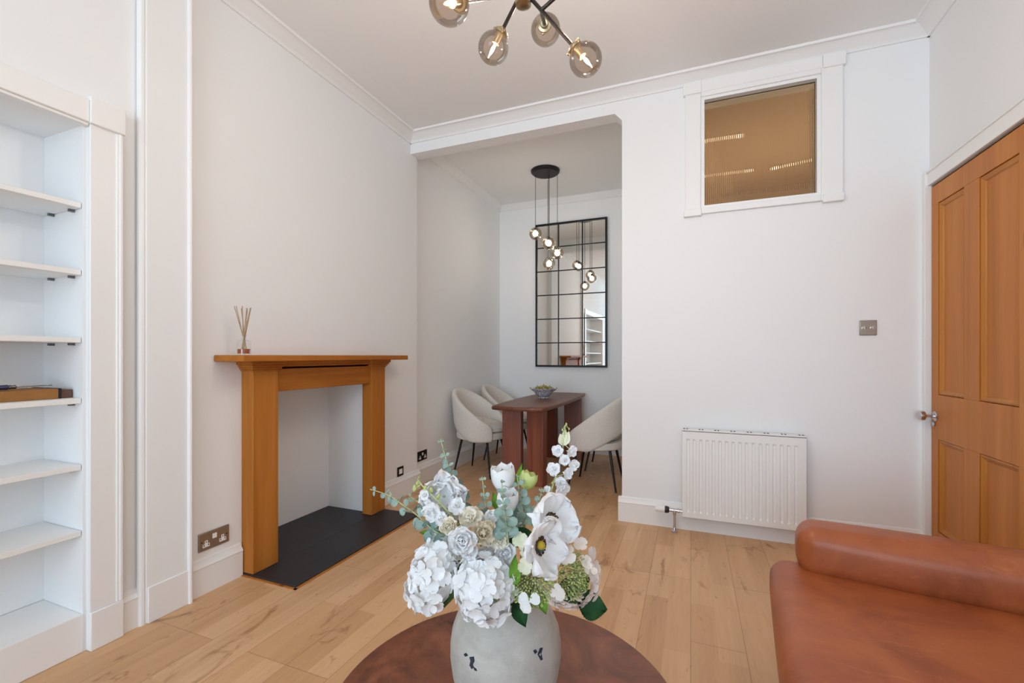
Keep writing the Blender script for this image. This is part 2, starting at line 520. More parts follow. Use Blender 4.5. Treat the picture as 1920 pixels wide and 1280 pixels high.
w = MB()                                    # back wall: right of the alcove, with the fanlight hole, and the beam over the alcove
X0, X1, Z0, Z1 = 0.062, 0.728, 2.115, 2.845
JB = -0.447
w.box(JB, X0, WB, WB + .15, 0, CZ); w.box(X1, WR + .1, WB, WB + .15, 0, CZ)
w.box(X0, X1, WB, WB + .15, 0, Z0); w.box(X0, X1, WB, WB + .15, Z1, CZ)
struct(w.build('wall_back', M['wall']))
w = MB().box(WL, JB, WB, WB + .12, 2.855, CZ)
w.add([(JB - .05, WB, 2.855), (JB, WB, 2.80), (JB, WB, 2.855), (JB - .05, WB + .12, 2.855), (JB, WB + .12, 2.80), (JB, WB + .12, 2.855)],
      [(0, 1, 2), (3, 5, 4), (0, 3, 4, 1), (1, 4, 5, 2), (0, 2, 5, 3)])
struct(w.build('wall_lintel', M['wall']))
struct(MB().box(-2.45, AR + .1, AB, AB + .15, 0, ACZ + .1).build('wall_alcove_back', M['wall']))
struct(MB().box(AR, AR + .1, WB + .15, AB, 0, ACZ + .1).build('wall_alcove_right', M['wall']))

DY0, DY1, DZ = 2.33, 3.168, 2.085           # door
w = MB()
w.box(WR, WR + .15, YF - .3, DY0, 0, CZ); w.box(WR, WR + .15, DY1, WB, 0, CZ); w.box(WR, WR + .15, DY0, DY1, DZ, CZ)
struct(w.build('wall_right', M['wall']))

w = MB()                                    # window wall behind the camera
WX0, WX1, WZ0, WZ1 = -1.75, 0.75, 0.25, 2.75
w.box(-2.8, WX0, YF - .3, YF, 0, CZ); w.box(WX1, WR + .15, YF - .3, YF, 0, CZ)
w.box(WX0, WX1, YF - .3, YF, 0, WZ0); w.box(WX0, WX1, YF - .3, YF, WZ1, CZ)
struct(w.build('wall_front', M['wall']))
w = MB()
for x in (WX0, -0.94, -0.06, WX1):
    w.box(x - .035, x + .035, YF - .22, YF - .16, WZ0, WZ1)
for z in (WZ0, 1.65, WZ1):
    w.box(WX0, WX1, YF - .22, YF - .16, z - .035, z + .035)
w2 = struct(w.build('window_2', M['trim']))
struct(MB().box(WX0 - .05, WX1 + .05, YF - .2, YF + .06, WZ0 - .04, WZ0).build('trim_3', M['trim']))

# cornices
CP = [(0, 2.938), (.012, 2.938), (.014, 2.948), (.028, 2.956), (.05, 2.97), (.075, 2.986), (.092, 2.99), (.096, 2.985), (.10, 2.99), (.10, CZ), (0, CZ)]
c = MB().prism(CP, YF, WB, lambda q, t: V((WL + q[0], t, q[1]))); struct(c.build('trim_4', M['ceil'], angle=60))
c = MB().prism(CP, WL, WR, lambda q, t: V((t, WB - q[0], q[1]))); struct(c.build('trim_5', M['ceil'], angle=60))
c = MB().prism(CP, YF, WB, lambda q, t: V((WR - q[0], t, q[1]))); struct(c.build('trim_6', M['ceil'], angle=60))
AP = [(0, 2.985), (.01, 2.985), (.02, 3.0), (.045, 3.03), (.06, 3.04), (.065, ACZ), (0, ACZ)]
c = MB().prism(AP, 3.325, AB, lambda q, t: V((AL + q[0], t, q[1]))); struct(c.build('trim_7', M['ceil'], angle=60))
c = MB().prism(AP, AL, AR, lambda q, t: V((t, AB - q[0], q[1]))); struct(c.build('trim_8', M['ceil'], angle=60))

# skirting boards
SP = [(0, 0), (.02, 0), (.02, .128), (.024, .132), (.02, .14), (.012, .15), (.008, .166), (0, .17)]


def skirt(name, a0, a1, fn):
    struct(MB().prism(SP, a0, a1, fn).build(name, M['trim'], angle=25))


skirt('baseboard_left', 1.40, 1.662, lambda q, t: V((WL + q[0], t, q[1])))
skirt('baseboard_left_far', 2.755, 3.325, lambda q, t: V((WL + q[0], t, q[1])))
skirt('baseboard_left_near', 1.125, 1.19, lambda q, t: V((WL + q[0], t, q[1] * .96)))
struct(MB().box(WL, -2.163, 1.212, 1.378, 0, .155).build('baseboard_panel', M['trim'], bevel=0.002))
skirt('baseboard_alcove_left', 3.30, AB, lambda q, t: V((AL + q[0], t, q[1])))
skirt('baseboard_alcove_back', AL, AR, lambda q, t: V((t, AB - q[0], q[1])))
skirt('baseboard_back', JB - .024, WR - .02, lambda q, t: V((t, WB - q[0], q[1])))
skirt('baseboard_jamb', WB, WB + .15, lambda q, t: V((JB - q[0], t, q[1])))

# the hall behind the fanlight
w = MB()
HX0, HX1, HY0, HY1 = -0.08, 1.9, WB + .152, 5.6
w.box(HX0 - .01, HX0, HY0, HY1, 1.6, 3.0); w.box(HX1, HX1 + .1, HY0, HY1, 1.6, 3.0); w.box(HX0, HX1, HY1, HY1 + .1, 1.6, 3.0)
w.box(HX0, HX1, HY0, HY1, 2.985, 3.08); w.box(HX0, HX1, HY0, HY1, 1.55, 1.6)
struct(w.build('wall_hall', M['hall']))
hl = []
for k, (x, y) in enumerate([(0.12, 4.14), (0.07, 4.95), (1.16, 4.88)]):
    t = thing('downlight', ['round hall downlight nearest the fanlight, its upper left streak', 'round hall downlight making the lower left streak in the fanlight', 'round hall downlight making the right streak in the fanlight'][k], 'ceiling light', (x, y, 2.985))
    MB().lathe([(.045, -.012), (.05, -.008), (.05, 0), (.036, 0), (.036, -.012)], (x, y, 2.985), n=20, cap0=False, cap1=False).build('bezel', M['brass'], t)
    MB().lathe([(.001, -.022), (.014, -.022), (.016, -.012), (.016, -.002), (.001, -.002)], (x, y, 2.985), n=16).build('lamp', M['spot'], t)

# fanlight
f = MB()
yb = WB - .022
f.box(-.034, .062, yb, WB, 2.08, 2.945); f.box(.728, .838, yb, WB, 2.08, 2.945)
f.box(.062, .728, yb, WB, 2.845, 2.945); f.box(.062, .728, yb, WB, 2.08, 2.118)
f.box(-.046, .066, yb - .012, WB, 2.868, 2.948); f.box(.735, .850, yb - .012, WB, 2.868, 2.948)
f.box(.060, .735, yb - .004, WB, 2.874, 2.946)
f.box(-.042, .066, yb - .008, WB, 2.068, 2.115); f.box(.735, .842, yb - .008, WB, 2.068, 2.115)
win = struct(f.build('window_1', M['trim'], bevel=0.004))
f = MB()
f.box(.062, .084, WB - .01, WB + .05, 2.115, 2.845); f.box(.708, .728, WB - .01, WB + .05, 2.115, 2.845)
f.box(.084, .708, WB - .01, WB + .05, 2.826, 2.845); f.box(.084, .708, WB - .01, WB + .05, 2.115, 2.135)
f.build('window_frame', M['trim'], win)
# reeded pane: half-round ribs on the hall side
gx0, gx1, gz0, gz1, gy = .084, .708, 2.135, 2.826, WB + .03
NR = 52; pw = (gx1 - gx0) / NR
outl = []
for k in range(NR):
    for q in range(6):
        a = q / 6
        outl.append((gx0 + (k + a) * pw, gy + .004 + .0032 * math.sin(PI * a)))
outl.append((gx1, gy + .004)); outl.append((gx1, gy)); outl.append((gx0, gy))
MB().prism(outl, gz0, gz1, lambda q, t: V((q[0], q[1], t))).build('pane', M['reed'], win, angle=60)

# ------------------------------------------------------------------ door
d = MB()
dx = 1.238
st = [(3.098, DY1 - .004), (2.727, 2.850), (DY0 + .004, 2.452)]
TR, LR0, LR1, BR = 1.975, .70, .94, .20
d.box(dx, dx + .04, st[0][0], st[0][1], 0.005, DZ - .005)
d.box(dx, dx + .04, st[2][0], st[2][1], 0.005, DZ - .005)
for z0, z1 in ((TR, DZ - .005), (LR0, LR1), (.005, BR)):
    d.box(dx + .0005, dx + .04, st[2][1], st[0][0], z0, z1)
d.box(dx + .001, dx + .04, st[1][0], st[1][1], LR1, TR); d.box(dx + .001, dx + .04, st[1][0], st[1][1], BR, LR0)
door = struct(d.build('door_1', M['door'], org=(dx, 2.75, 0), bevel=0.0015))


def dpart(mb, name, mat, par=None, **kw):
    o = mb.build(name, mat, None, **kw); o.data.transform(Matrix.Translation((-dx, -2.75, 0))); o.parent = par or door
    return o


for (y0, y1) in ((2.850, 3.098), (2.452, 2.727)):
    for (z0, z1) in ((LR1, TR), (BR, LR0)):
        dpart(MB().box(dx + .018, dx + .03, y0, y1, z0, z1), 'door_panel', M['door'])
        b = MB()
        e = .03                                     # sloping beads round the panel
        rg_ = []
        for (ins_, dep) in ((.0005, .016), (.003, .006), (.010, .003), (.024, .012), (.027, .0165), (.031, .0178)):
            rg_.append([V((dx + dep, y0 + ins_, z0 + ins_)), V((dx + dep, y1 - ins_, z0 + ins_)), V((dx + dep, y1 - ins_, z1 - ins_)), V((dx + dep, y0 + ins_, z1 - ins_))])
        b.loft(rg_, False, False)
        dpart(b, 'panel_bead', M['doorlight'], smooth=False)
k = MB(); ky, kz = 3.122, .822
k.lathe([(.001, .007), (.022, .007), (.027, .003), (.027, 0)], (dx, ky, kz), (-1, 0, 0), 20)
k.tube([(dx, ky, kz), (dx - .05, ky, kz)], .007, 10)
kn = dpart(k, 'door_knob', M['chrome'])
k = MB().lathe([(.001, 0), (.012, .001), (.024, .008), (.028, .018), (.026, .028), (.014, .036), (.001, .038)], (dx - .04, ky, kz), (-1, 0, 0), 20)
dpart(k, 'knob_head', M['chrome'], kn)
k = MB().lathe([(.001, -.002), (.011, -.002), (.013, 0), (.011, .003), (.001, .003)], (dx - .004, ky + .012, kz - .045), (-1, 0, 0), 16)
dpart(k, 'keyhole_cover', M['chrome'])
a = MB()
a.box(WR - .022, WR, DY0 - .14, WB, DZ + .008, DZ + .085); a.box(WR - .03, WR, DY0 - .14, WB, DZ + .075, DZ + .085)
a.box(WR - .034, WR, DY1 + .004, WB, 0, DZ + .085)
a.box(WR - .022, WR, DY0 - .09, DY0 - .004, 0, DZ + .008)
struct(a.build('trim_9', M['trim'], bevel=0.003))
struct(MB().box(WR - .006, WR + .01, DY0, DY1, DZ, DZ + .008).build('trim_10', M['nickel']))

# ------------------------------------------------------------------ bookcase in the left wall
bk = thing('bookcase', 'white built-in bookcase with open shelves set in the left wall', 'bookcase', (-2.34, .13, 0))
XF = -2.196
m = MB(); m.box(-2.488, XF, BY1 - .012, BY1, 0, BZ); m.build('side_panel', M['shelf'], bk)
m = MB(); m.box(-2.488, XF, BY0, BY0 + .012, 0, BZ); m.build('side_panel', M['shelf'], bk)
MB().box(-2.49, -2.475, BY0 + .012, BY1 - .012, .147, BZ).build('back_panel', M['shelf'], bk)
MB().box(-2.475, XF, BY0 + .012, BY1 - .012, BZ - .014, BZ).build('top_panel', M['shelf'], bk)
MB().box(-2.475, XF + .004, BY0 + .012, BY1 - .012, .0, .147).build('plinth', M['trim'], bk, bevel=.003)
for z in (1.745, 1.485, 1.222, .986, .727, .470):
    s_ = MB().box(-2.474, XF - .006, BY0 + .014, BY1 - .014, z - .021, z).build('shelf', M['shelf'], bk, bevel=.002)
    for x in (-2.40, -2.255):
        sub(MB().box(x - .006, x + .006, BY1 - .03, BY1 - .0125, z - .031, z - .0215), 'shelf_peg', M['steel'], s_)
for (y0, y1, sg) in ((BY1 - .002, 1.12, 1), (BY0 - .105, BY0 + .002, -1)):
    m = MB(); m.box(WL, -2.17, y0, y1, .15, 2.06)
    ye = y1 if sg > 0 else y0
    m.box(WL, -2.162, ye - .012 * (sg > 0), ye + .012 * (sg < 0), .15, 2.06)
    m.box(WL, -2.166, ye - .022 * (sg > 0), ye + .022 * (sg < 0), .15, 2.06)
    m.build('jamb_casing', M['trim'], bk, bevel=.003)
    m = MB(); m.box(WL, -2.163, y0, y1 + .002, 0, .15); m.build('plinth_block', M['trim'], bk, bevel=.003)
    m = MB(); m.box(WL, -2.155, y0 - .004, y1 + .006, 2.053, 2.158); m.build('corner_block', M['trim'], bk, bevel=.003)
m = MB(); m.box(WL, -2.163, BY0 + .002, BY1 - .006, 2.055, 2.142); m.box(WL, -2.172, BY0 + .002, BY1 - .004, 2.043, 2.056)
m.build('head_casing', M['trim'], bk, bevel=.003)

# cardboard box and screwdriver on the shelf
bx = thing('cardboard_box', 'flat brown cardboard box on a white bookcase shelf', 'box', (-2.33, .78, .986))
MB().box(-2.44, -2.25, .52, .955, .9865, 1.024).build('carton', M['card'], bx, bevel=.0015)
MB().box(-2.4402, -2.2495, .953, .962, .987, 1.0255).build('edge_tape', M['hole'], bx)
MB().box(-2.44, -2.262, .962, 1.0, .987, 1.018).build('end_flap', M['carddark'], bx)
sd = thing('screwdriver', 'red and navy screwdriver lying on top of the cardboard box', 'screwdriver', (-2.3, .75, 1.0245))
y0 = .70
MB().lathe([(.001, 0), (.009, .002), (.011, .02), (.009, .06), (.010, .09)], (-2.30, y0, 1.036), (0, 1, 0), 12).build('handle', M['red'], sd)
MB().lathe([(.010, .0), (.0085, .03), (.0095, .045), (.006, .047)], (-2.30, y0 + .088, 1.036), (0, 1, 0), 12).build('grip', M['navy'], sd)
MB().lathe([(.006, 0), (.008, .004), (.006, .012), (.008, .018), (.004, .022)], (-2.30, y0 + .135, 1.036), (0, 1, 0), 12).build('ferrule', M['steel'], sd)
MB().tube([(-2.30, y0 + .15, 1.036), (-2.30, y0 + .255, 1.037)], .002, 8).build('shank', M['steel'], sd)

# ------------------------------------------------------------------ fireplace
fp = thing('fireplace_surround', 'waxed pine fireplace surround with plain uprights and shelf', 'fireplace', (WL, 2.2, 0.012))
PX = -2.113
for (y0, y1) in ((1.668, 1.822), (2.604, 2.752)):
    m = MB(); m.box(WL + .001, PX, y0, y1, .0125, 1.085)
    pl_ = m.build('pilaster', M['pine'], fp, bevel=.003)
    # small cap moulding at the head of each upright
    c = MB()
    for k_, (e, z0, z1) in enumerate(((.006, 1.068, 1.078), (.014, 1.078, 1.09), (.022, 1.09, 1.102), (.030, 1.102, 1.122))):
        c.box(WL + .001, PX + e, y0 - e, y1 + e, z0, z1)
    sub(c, 'cap_moulding', M['pine_y'], pl_, bevel=.003)
m = MB(); m.box(WL + .001, PX - .016, 1.822, 2.604, .953, 1.09); m.build('frieze', M['pine_y'], fp, bevel=.003)
m = MB()
for (e, z0, z1) in ((.0, 1.075, 1.09), (.010, 1.09, 1.104), (.022, 1.104, 1.122)):
    m.box(WL + .001, PX - .016 + e, 1.845, 2.582, z0, z1)
m.build('frieze_moulding', M['pine_y'], fp, bevel=.003)
sh = [(WL + .001, 1.52), (-2.06, 1.512), (-2.01, 1.512), (-1.992, 1.522), (-1.99, 1.56), (-1.99, 2.868), (WL + .001, 2.868)]
MB().prism(sh, 1.122, 1.154, lambda q, t: V((q[0], q[1], t))).build('mantel_shelf', M['pine_y'], fp, bevel=.004)

he = thing('hearth', 'black slate hearth slabs in front of the pine surround', 'hearth', (-2.0, 2.2, 0))
MB().box(-2.106, -1.815, 1.664, 2.755, 0.0, .012).build('hearth_slab', M['slate'], he, bevel=.003)
m = MB(); m.box(-2.56, -2.108, 1.803, 2.653, 0.0, .0115); m.box(WL + .02, -2.108, 1.664, 1.803, 0, .0115); m.box(WL + .02, -2.108, 2.653, 2.755, 0, .0115)
m.build('hearth_slab', M['slate'], he, bevel=.002)
struct(MB().box(-1.815, -1.803, 1.652, 2.767, 0, .004).box(-2.18, -1.803, 1.652, 1.664, 0, .004).box(-2.18, -1.803, 2.755, 2.767, 0, .004).build('trim_11', M['pine_y']))

# reed diffuser on the mantel shelf
DXp, DYp = -2.075, 1.588
df = thing('reed_diffuser', 'glass reed diffuser of amber oil on the pine mantel shelf', 'diffuser', (DXp, DYp, 1.154))
bz = 1.1545
prof = [(.001, 0), (.028, 0), (.031, .003), (.031, .066), (.027, .072), (.012, .076), (.010, .096), (.015, .098), (.015, .101), (.009, .1015)]
MB().lathe(prof, (DXp, DYp, bz), n=24, cap1=False).build('bottle', M['clear'], df)
MB().lathe([(.001, .0065), (.029, .0068), (.029, .030), (.001, .030)], (DXp, DYp, bz), n=24).build('oil', M['oil'], df)
rng = random.Random(4)
for k in range(9):
    tx = (k - 4) / 4
    top = V((DXp, DYp, bz + .245 - .012 * rng.random())) + RT * (.040 * tx) + FW * (rng.uniform(-.018, .018))
    bot = V((DXp, DYp, bz + .03)) - RT * (.014 * tx) + FW * rng.uniform(-.008, .008)
    MB().tube([bot, top], .0019, 6).build('reed', M['reedstick'], df)


# ------------------------------------------------------------------ wall fittings
def plate(name, label, cat, org, U, N, wd, ht, mat, double=True, kind='socket', ins=None):
    """faceplate with its centre at org on the wall; U along the wall, N out of it"""
    U, N, org = V(U), V(N), V(org)
    t = thing(name, label, cat, tuple(org))
    mt = Matrix((U.to_4d(), UP.to_4d(), N.to_4d(), (0, 0, 0, 1))).transposed(); mt.translation = org
    for i in range(3):
        mt[3][i] = 0
    mt[0][3], mt[1][3], mt[2][3], mt[3][3] = org.x, org.y, org.z, 1
    def B(x0, x1, y0, y1, z0, z1):
        m_ = MB(); m_.box(x0, x1, y0, y1, z0, z1); m_.v = [mt @ q for q in m_.v]
        return m_
    B(-wd / 2, wd / 2, -ht / 2, ht / 2, .0005, .007).build('faceplate', mat, t, bevel=.003)
    ins = ins or M['plastic_w']
    if kind == 'socket':
        for sx in (-1, 1):
            cx = sx * wd * .27
            m_ = MB()
            for (a0, a1, b0, b1) in ((-.007, .007, .0, .016), (-.017, .017, -.016, .0)):
                q = B(cx + a0, cx + a1, b0 - .012 + .0, b1 - .012, .007, .0085); m_.add(q.v, q.f)
            sk = m_.build('socket_insert', ins, t)
            m_ = MB()
            for (hx, hy) in ((0, .009), (-.011, -.006), (.011, -.006)):
                q = B(cx + hx - .0022, cx + hx + .0022, hy - .012 - .003, hy - .012 + .003, .0084, .009); m_.add(q.v, q.f)
            sub(m_, 'pin_hole', M['hole'], sk)
        m_ = B(-.011, .011, .002, .026, .007, .0095)
        m_.build('rocker_switch', ins, t, bevel=.001)
        for sx in (-1, 1):
            m_ = MB().lathe([(.001, .0076), (.0035, .0076), (.0035, .006)], org + U * (sx * wd * .41), N, 10)
            m_.build('screw', M['hole'], t)
    elif kind == 'outlet':
        B(-wd * .26, wd * .26, -ht * .26, ht * .26, .007, .009).build('insert', ins, t)
    elif kind == 'dimmer':
        for sx in (-1, 1):
            MB().lathe([(.010, .0), (.0095, .012), (.007, .015), (.001, .0155)], org + U * (sx * wd * .24) + N * .007, N, 16).build('knob', M['chrome'], t)
    return t


plate('double_socket', 'nickel double wall socket with white inserts, left of the fireplace', 'socket', (WL, 1.520, .247), (0, 1, 0), (1, 0, 0), .154, .088, M['nickel'])
plate('wall_outlet', 'small square dark outlet plate right of the fireplace', 'socket', (WL, 3.057, .211), (0, 1, 0), (1, 0, 0), .082, .076, M['bronze'], kind='outlet')
plate('double_socket', 'black double wall socket just inside the dining alcove', 'socket', (AL, 3.478, .248), (0, 1, 0), (1, 0, 0), .15, .088, M['black'])
plate('dimmer_switch', 'brushed nickel double dimmer switch beside the pine door', 'switch', (.962, WB, 1.314), (1, 0, 0), (0, -1, 0), .084, .088, M['nickel'], kind='dimmer')

# ------------------------------------------------------------------ radiator
rd = thing('radiator', 'white ribbed panel radiator on the back wall under the fanlight', 'radiator', (.29, 3.15, .10))
rx0, rx1, rz0, rz1, ry = -.05, .637, .105, .665, 3.112
# pressed front sheet: ridges with soft shoulders between plain top and bottom bands
NR = 17; px_ = (rx1 - rx0 - .05) / NR
xs = [rx0, rx0 + .004]
sect = [(rx0, .0), (rx0 + .022, .0)]
for k in range(NR):
    a = rx0 + .025 + k * px_
    sect += [(a + px_ * .02, 0), (a + px_ * .10, .007), (a + px_ * .42, .007), (a + px_ * .52, 0)]
sect += [(rx1 - .022, 0), (rx1, 0)]
zz = [(rz0, 0), (rz0 + .035, 0), (rz0 + .048, 1), (rz1 - .062, 1), (rz1 - .05, 0), (rz1, 0)]
m = MB(); rings = []
for (z, kf) in zz:
    rings.append([V((x, ry + d_ * kf, z)) for x, d_ in sect])
m.loft(rings, closed=False)
m.box(rx0, rx1, ry + .009, ry + .012, rz0, rz1)
m.box(rx0, rx1, ry, ry + .012, rz1 - .003, rz1 + .001); m.box(rx0, rx1, ry, ry + .012, rz0 - .001, rz0 + .002)
m.build('front_panel', M['rad'], rd, angle=20)
m = MB(); m.box(rx0 + .01, rx1 - .01, ry + .0125, ry + .055, rz0 + .015, rz1 - .02); m.build('back_panel', M['rad'], rd, bevel=.003)
m = MB(); m.box(rx0 - .002, rx1 + .002, ry + .002, ry + .06, rz1 + .0015, rz1 + .009)
tg = m.build('top_grille', M['rad'], rd, bevel=.002)
for k in range(8):
    for e in (-.009, .009):
        x = rx0 + .02 + k * (rx1 - rx0 - .04) / 7
        sub(MB().box(x + e - .005, x + e + .005, ry + .016, ry + .045, rz1 + .0088, rz1 + .0096), 'slot', M['hole'], tg)
for x in (rx0 - .002, rx1 - .006):
    MB().box(x, x + .008, ry + .004, ry + .058, rz0 + .02, rz1 + .001).build('side_cover', M['rad'], rd, bevel=.002)
for x in (.06, .52):
    MB().box(x, x + .03, ry + .055, WB, .25, .60).build('bracket', M['rad'], rd)
vy = 3.12
tv = thing('radiator_valve', 'white and black thermostatic valve at the radiator left side', 'valve', (-.1, vy, 0))
MB().lathe([(.001, 0), (.019, .001), (.0205, .006), (.0205, .058), (.0215, .06)], (-.218, vy, .14), (1, 0, 0), 18).build('valve_head', M['plastic_w'], tv)
MB().lathe([(.0215, 0), (.0225, .006), (.021, .02), (.016, .027), (.001, .027)], (-.158, vy, .14), (1, 0, 0), 18).build('valve_collar', M['plastic_b'], tv)
m = MB(); m.lathe([(.001, 0), (.0115, 0), (.0115, .03), (.009, .032), (.009, .05), (.013, .052), (.013, .066), (.006, .068), (.006, .11)], (-.132, vy, .14), (1, 0, 0), 16)
m.lathe([(.001, 0), (.011, 0), (.012, -.012), (.009, -.03), (.001, -.032)], (-.098, vy, .138), (0, 0, 1), 14)
m.build('valve_body', M['chrome'], tv)
MB().tube([(-.098, vy, .11), (-.098, vy, .002)], .0075, 12).build('pipe', M['chrome'], tv)
MB().lathe([(.022, .001), (.022, .007), (.012, .012), (.008, .03)], (-.098, vy, 0), n=18).build('floor_collar', M['chrome'], tv)
lv = thing('lockshield_valve', 'small valve and pipe loop at the radiator right side', 'valve', (.68, vy, .0))
MB().tube([(.637, vy, .14), (.668, vy, .14)], .009, 10).build('valve_body', M['black'], lv)
MB().tube([(.662, vy, .14), (.664, vy, .165), (.672, vy, .178), (.684, vy, .178), (.692, vy, .165), (.694, vy, .12), (.694, vy, .001)], .006, 8).build('pipe', M['rad'], lv)

# ------------------------------------------------------------------ dining alcove
# mirror
mr = thing('wall_mirror', 'tall black framed window-pane mirror on the alcove wall', 'mirror', (-1.336, AB, 1.02))
mx0, mx1, mz0, mz1, my = -1.775, -.898, 1.017, 2.76, AB - .034
m = MB(); fw = .022
m.box(mx0, mx0 + fw, my, AB - .008, mz0, mz1); m.box(mx1 - fw, mx1, my, AB - .008, mz0, mz1)
m.box(mx0 + fw, mx1 - fw, my, AB - .008, mz0, mz0 + fw); m.box(mx0 + fw, mx1 - fw, my, AB - .002, mz1 - fw, mz1)
m.build('mirror_frame', M['black'], mr); mr.rotation_euler = (0, 0, -.011)
MB().box(mx0 + fw, mx1 - fw, my + .012, AB - .009, mz0 + fw, mz1 - fw).build('mirror_glass', M['mirror'], mr)
for k in (1, 2):
    x = mx0 + (mx1 - mx0) * k / 3; MB().box(x - .006, x + .006, my + .003, my + .0115, mz0 + fw, mz1 - fw).build('mullion', M['black'], mr)
for k in range(1, 6):
    z = mz0 + (mz1 - mz0) * k / 6; MB().box(mx0 + fw, mx1 - fw, my + .005, my + .0115, z - .006, z + .006).build('glazing_bar', M['black'], mr)

# table
TC = V((-1.36, 4.32, 0))
tb = thing('dining_table', 'dark acacia dining table on four broad plank legs', 'table', tuple(TC))
out = []
L, Wd = .805, .275
def edge(t):                      # half width along the length: a gentle boat shape
    return Wd - .038 * (t / L) ** 2
side_ = [(edge(-L + 2 * L * k / 16), -L + 2 * L * k / 16) for k in range(17)]
c_ = .018
right_ = [(side_[0][0] - c_, -L - .004), (side_[0][0] - c_ * .3, -L + c_ * .3)] + side_[1:-1] + [(side_[-1][0] - c_ * .3, L - c_ * .3), (side_[-1][0] - c_, L + .004)]
out = [(TC.x + x, TC.y + y) for x, y in right_] + [(TC.x, TC.y + L + .012)] + [(TC.x - x, TC.y + y) for x, y in reversed(right_)] + [(TC.x, TC.y - L - .012)]
m = MB()
ins = lambda e: [(TC.x + (x - TC.x) * (1 - e / Wd), TC.y + (y - TC.y) * (1 - e / L)) for x, y in out]
rings = []
for e, z in ((.02, .685), (.004, .69), (0, .70), (0, .712), (.006, .72)):
    rings.append([V((x, y, z)) for x, y in ins(e)])
m.loft(rings); m.build('tabletop', M['walnut_y'], tb, angle=50)
for (u, y, wdt, ang) in ((-1.505, 3.80, .178, .10), (-1.275, 3.80, .160, -.10), (-1.50, 4.93, .17, -.10), (-1.225, 4.93, .19, .10)):
    mt = Matrix.Translation((u, y, .3425)) @ Matrix.Rotation(ang, 4, 'Z')
    MB().obox(mt, wdt / 2, .045, .3425).build('leg', M['walnut'], tb, bevel=.006, seg=3)

# bowl of fruit
bl = thing('fruit_bowl', 'blue and white patterned pedestal bowl on the dining table', 'bowl', (-1.39, 4.36, .72))
BC = V((-1.395, 4.37, .7205))
prof = [(.048, 0), (.05, .004), (.044, .012), (.06, .02), (.085, .045), (.098, .066), (.118, .078), (.138, .096), (.142, .102), (.136, .103), (.116, .088), (.094, .076), (.075, .05), (.04, .026), (.001, .022)]
n = 40; rings = []
for r, h in prof:
    ring = []
    for i in range(n):
        a = 2 * PI * i / n
        sc = 1 + (.05 * math.cos(a * 10) if h > .08 else 0)
        ring.append(BC + V((r * sc * math.cos(a), r * sc * math.sin(a), h + (.006 * math.cos(a * 10) if h > .09 else 0))))
    rings.append(ring)
MB().loft(rings).build('bowl', M['bowl'], bl, angle=60)
rng = random.Random(2)
poss = ['leftmost green fruit', 'left middle green fruit', 'middle green fruit', 'right middle green fruit', 'rightmost green fruit']
for k in range(5):
    c = BC + RT * (-.062 + .031 * k) + FW * (.012 if k % 2 else -.012) + UP * (.098 + (.010 if k % 2 == 0 else .0) - abs(k - 2) * .006)
    r = .027
    t = thing('fruit', poss[k] + ' in the patterned bowl on the dining table', 'fruit', tuple(c - UP * r), 'green fruit in the bowl')
    pr = [(.001, -r), (r * .7, -r * .75), (r, -.1 * r), (r * .85, r * .5), (r * .4, r * .95), (r * .1, r * 1.0)]
    MB().lathe(pr, c, UP + RT * rng.uniform(-.8, .8) + FW * rng.uniform(-.3, .3), 14).build('flesh', M['olive'], t)
    ax = UP + RT * rng.uniform(-.5, .5)
    MB().tube([c + UP * r * .8, c + UP * r * 1.05 + ax * .008], .0025, 6).build('stalk', M['stamen'], t)


# chairs ------------------------------------------------------------
def make_chair():
    root = thing('tub_chair', '', 'chair', local=True)
    # local: +x faces the table; origin on the floor
    def base_r(phi):
        return 1 + .04 * math.cos(2 * phi)
    m = MB()
    rings = [[V((  .25 * s_ * math.cos(a) + .01, .245 * s_ * math.sin(a), z)) for a in [2 * PI * k / 32 for k in range(32)]] for s_, z in ((.90, .345), (.98, .355), (1.0, .38), (.98, .41), (.9, .415))]
    m.loft(rings); m.build('seat_base', M['boucle'], root)
    m = MB()
    rings = [[V((.225 * s_ * math.cos(a) + .03, .205 * s_ * math.sin(a), z - .03 * math.cos(a) * (z > .45))) for a in [2 * PI * k / 32 for k in range(32)]] for s_, z in ((.86, .418), (.97, .425), (1.0, .455), (.97, .485), (.85, .505), (.5, .515), (.05, .517))]
    m.loft(rings); m.build('seat_cushion', M['boucle'], root)
    m = MB(); rings = []
    N = 36; span = math.radians(142)
    for k in range(N + 1):
        ph = -span + 2 * span * k / N          # 0 = middle of the back
        cb = math.cos(ph)
        zt = .632 + .195 * cb
        e = abs(ph) / span
        zb = .345 + .62 * max(0, .32 * cb + .02) ** 1.25
        if e > .93:
            zt -= .03 * ((e - .93) / .07) ** 2
        thk = .03
        ring = []
        r0 = lambda z: .235 + .085 * max(0, z - .34)
        pts = []
        hgt = zt - zb
        for (off, zz_) in ((-1, .0), (-.5, -.035), (.5, -.035), (1, .0), (1, .33), (1, .66), (1, .93), (.55, 1.0), (-.55, 1.0), (-1, .93), (-1, .66), (-1, .33)):
            z = zb + hgt * zz_ if zz_ >= 0 else zb - .012
            r = r0(z) + off * thk
            pts.append(V((-r * math.cos(ph) + .012, r * math.sin(ph) * .97, z)))
        rings.append(pts)
    m.loft(rings); m.build('shell', M['boucle'], root, sub=1, angle=180)
    for (x, y) in ((.17, .17), (.17, -.17), (-.16, .15), (-.16, -.15)):
        m = MB().tube([(x * .85, y * .85, .352), (x * 1.25, y * 1.2, .001)], .013, 10, .008); m.build('leg', M['black'], root)
    return root


def dup_tree(o, parent=None):
    c = o.copy(); COL.objects.link(c); c.parent = parent
    for ch in list(o.children):
        dup_tree(ch, c)
    return c


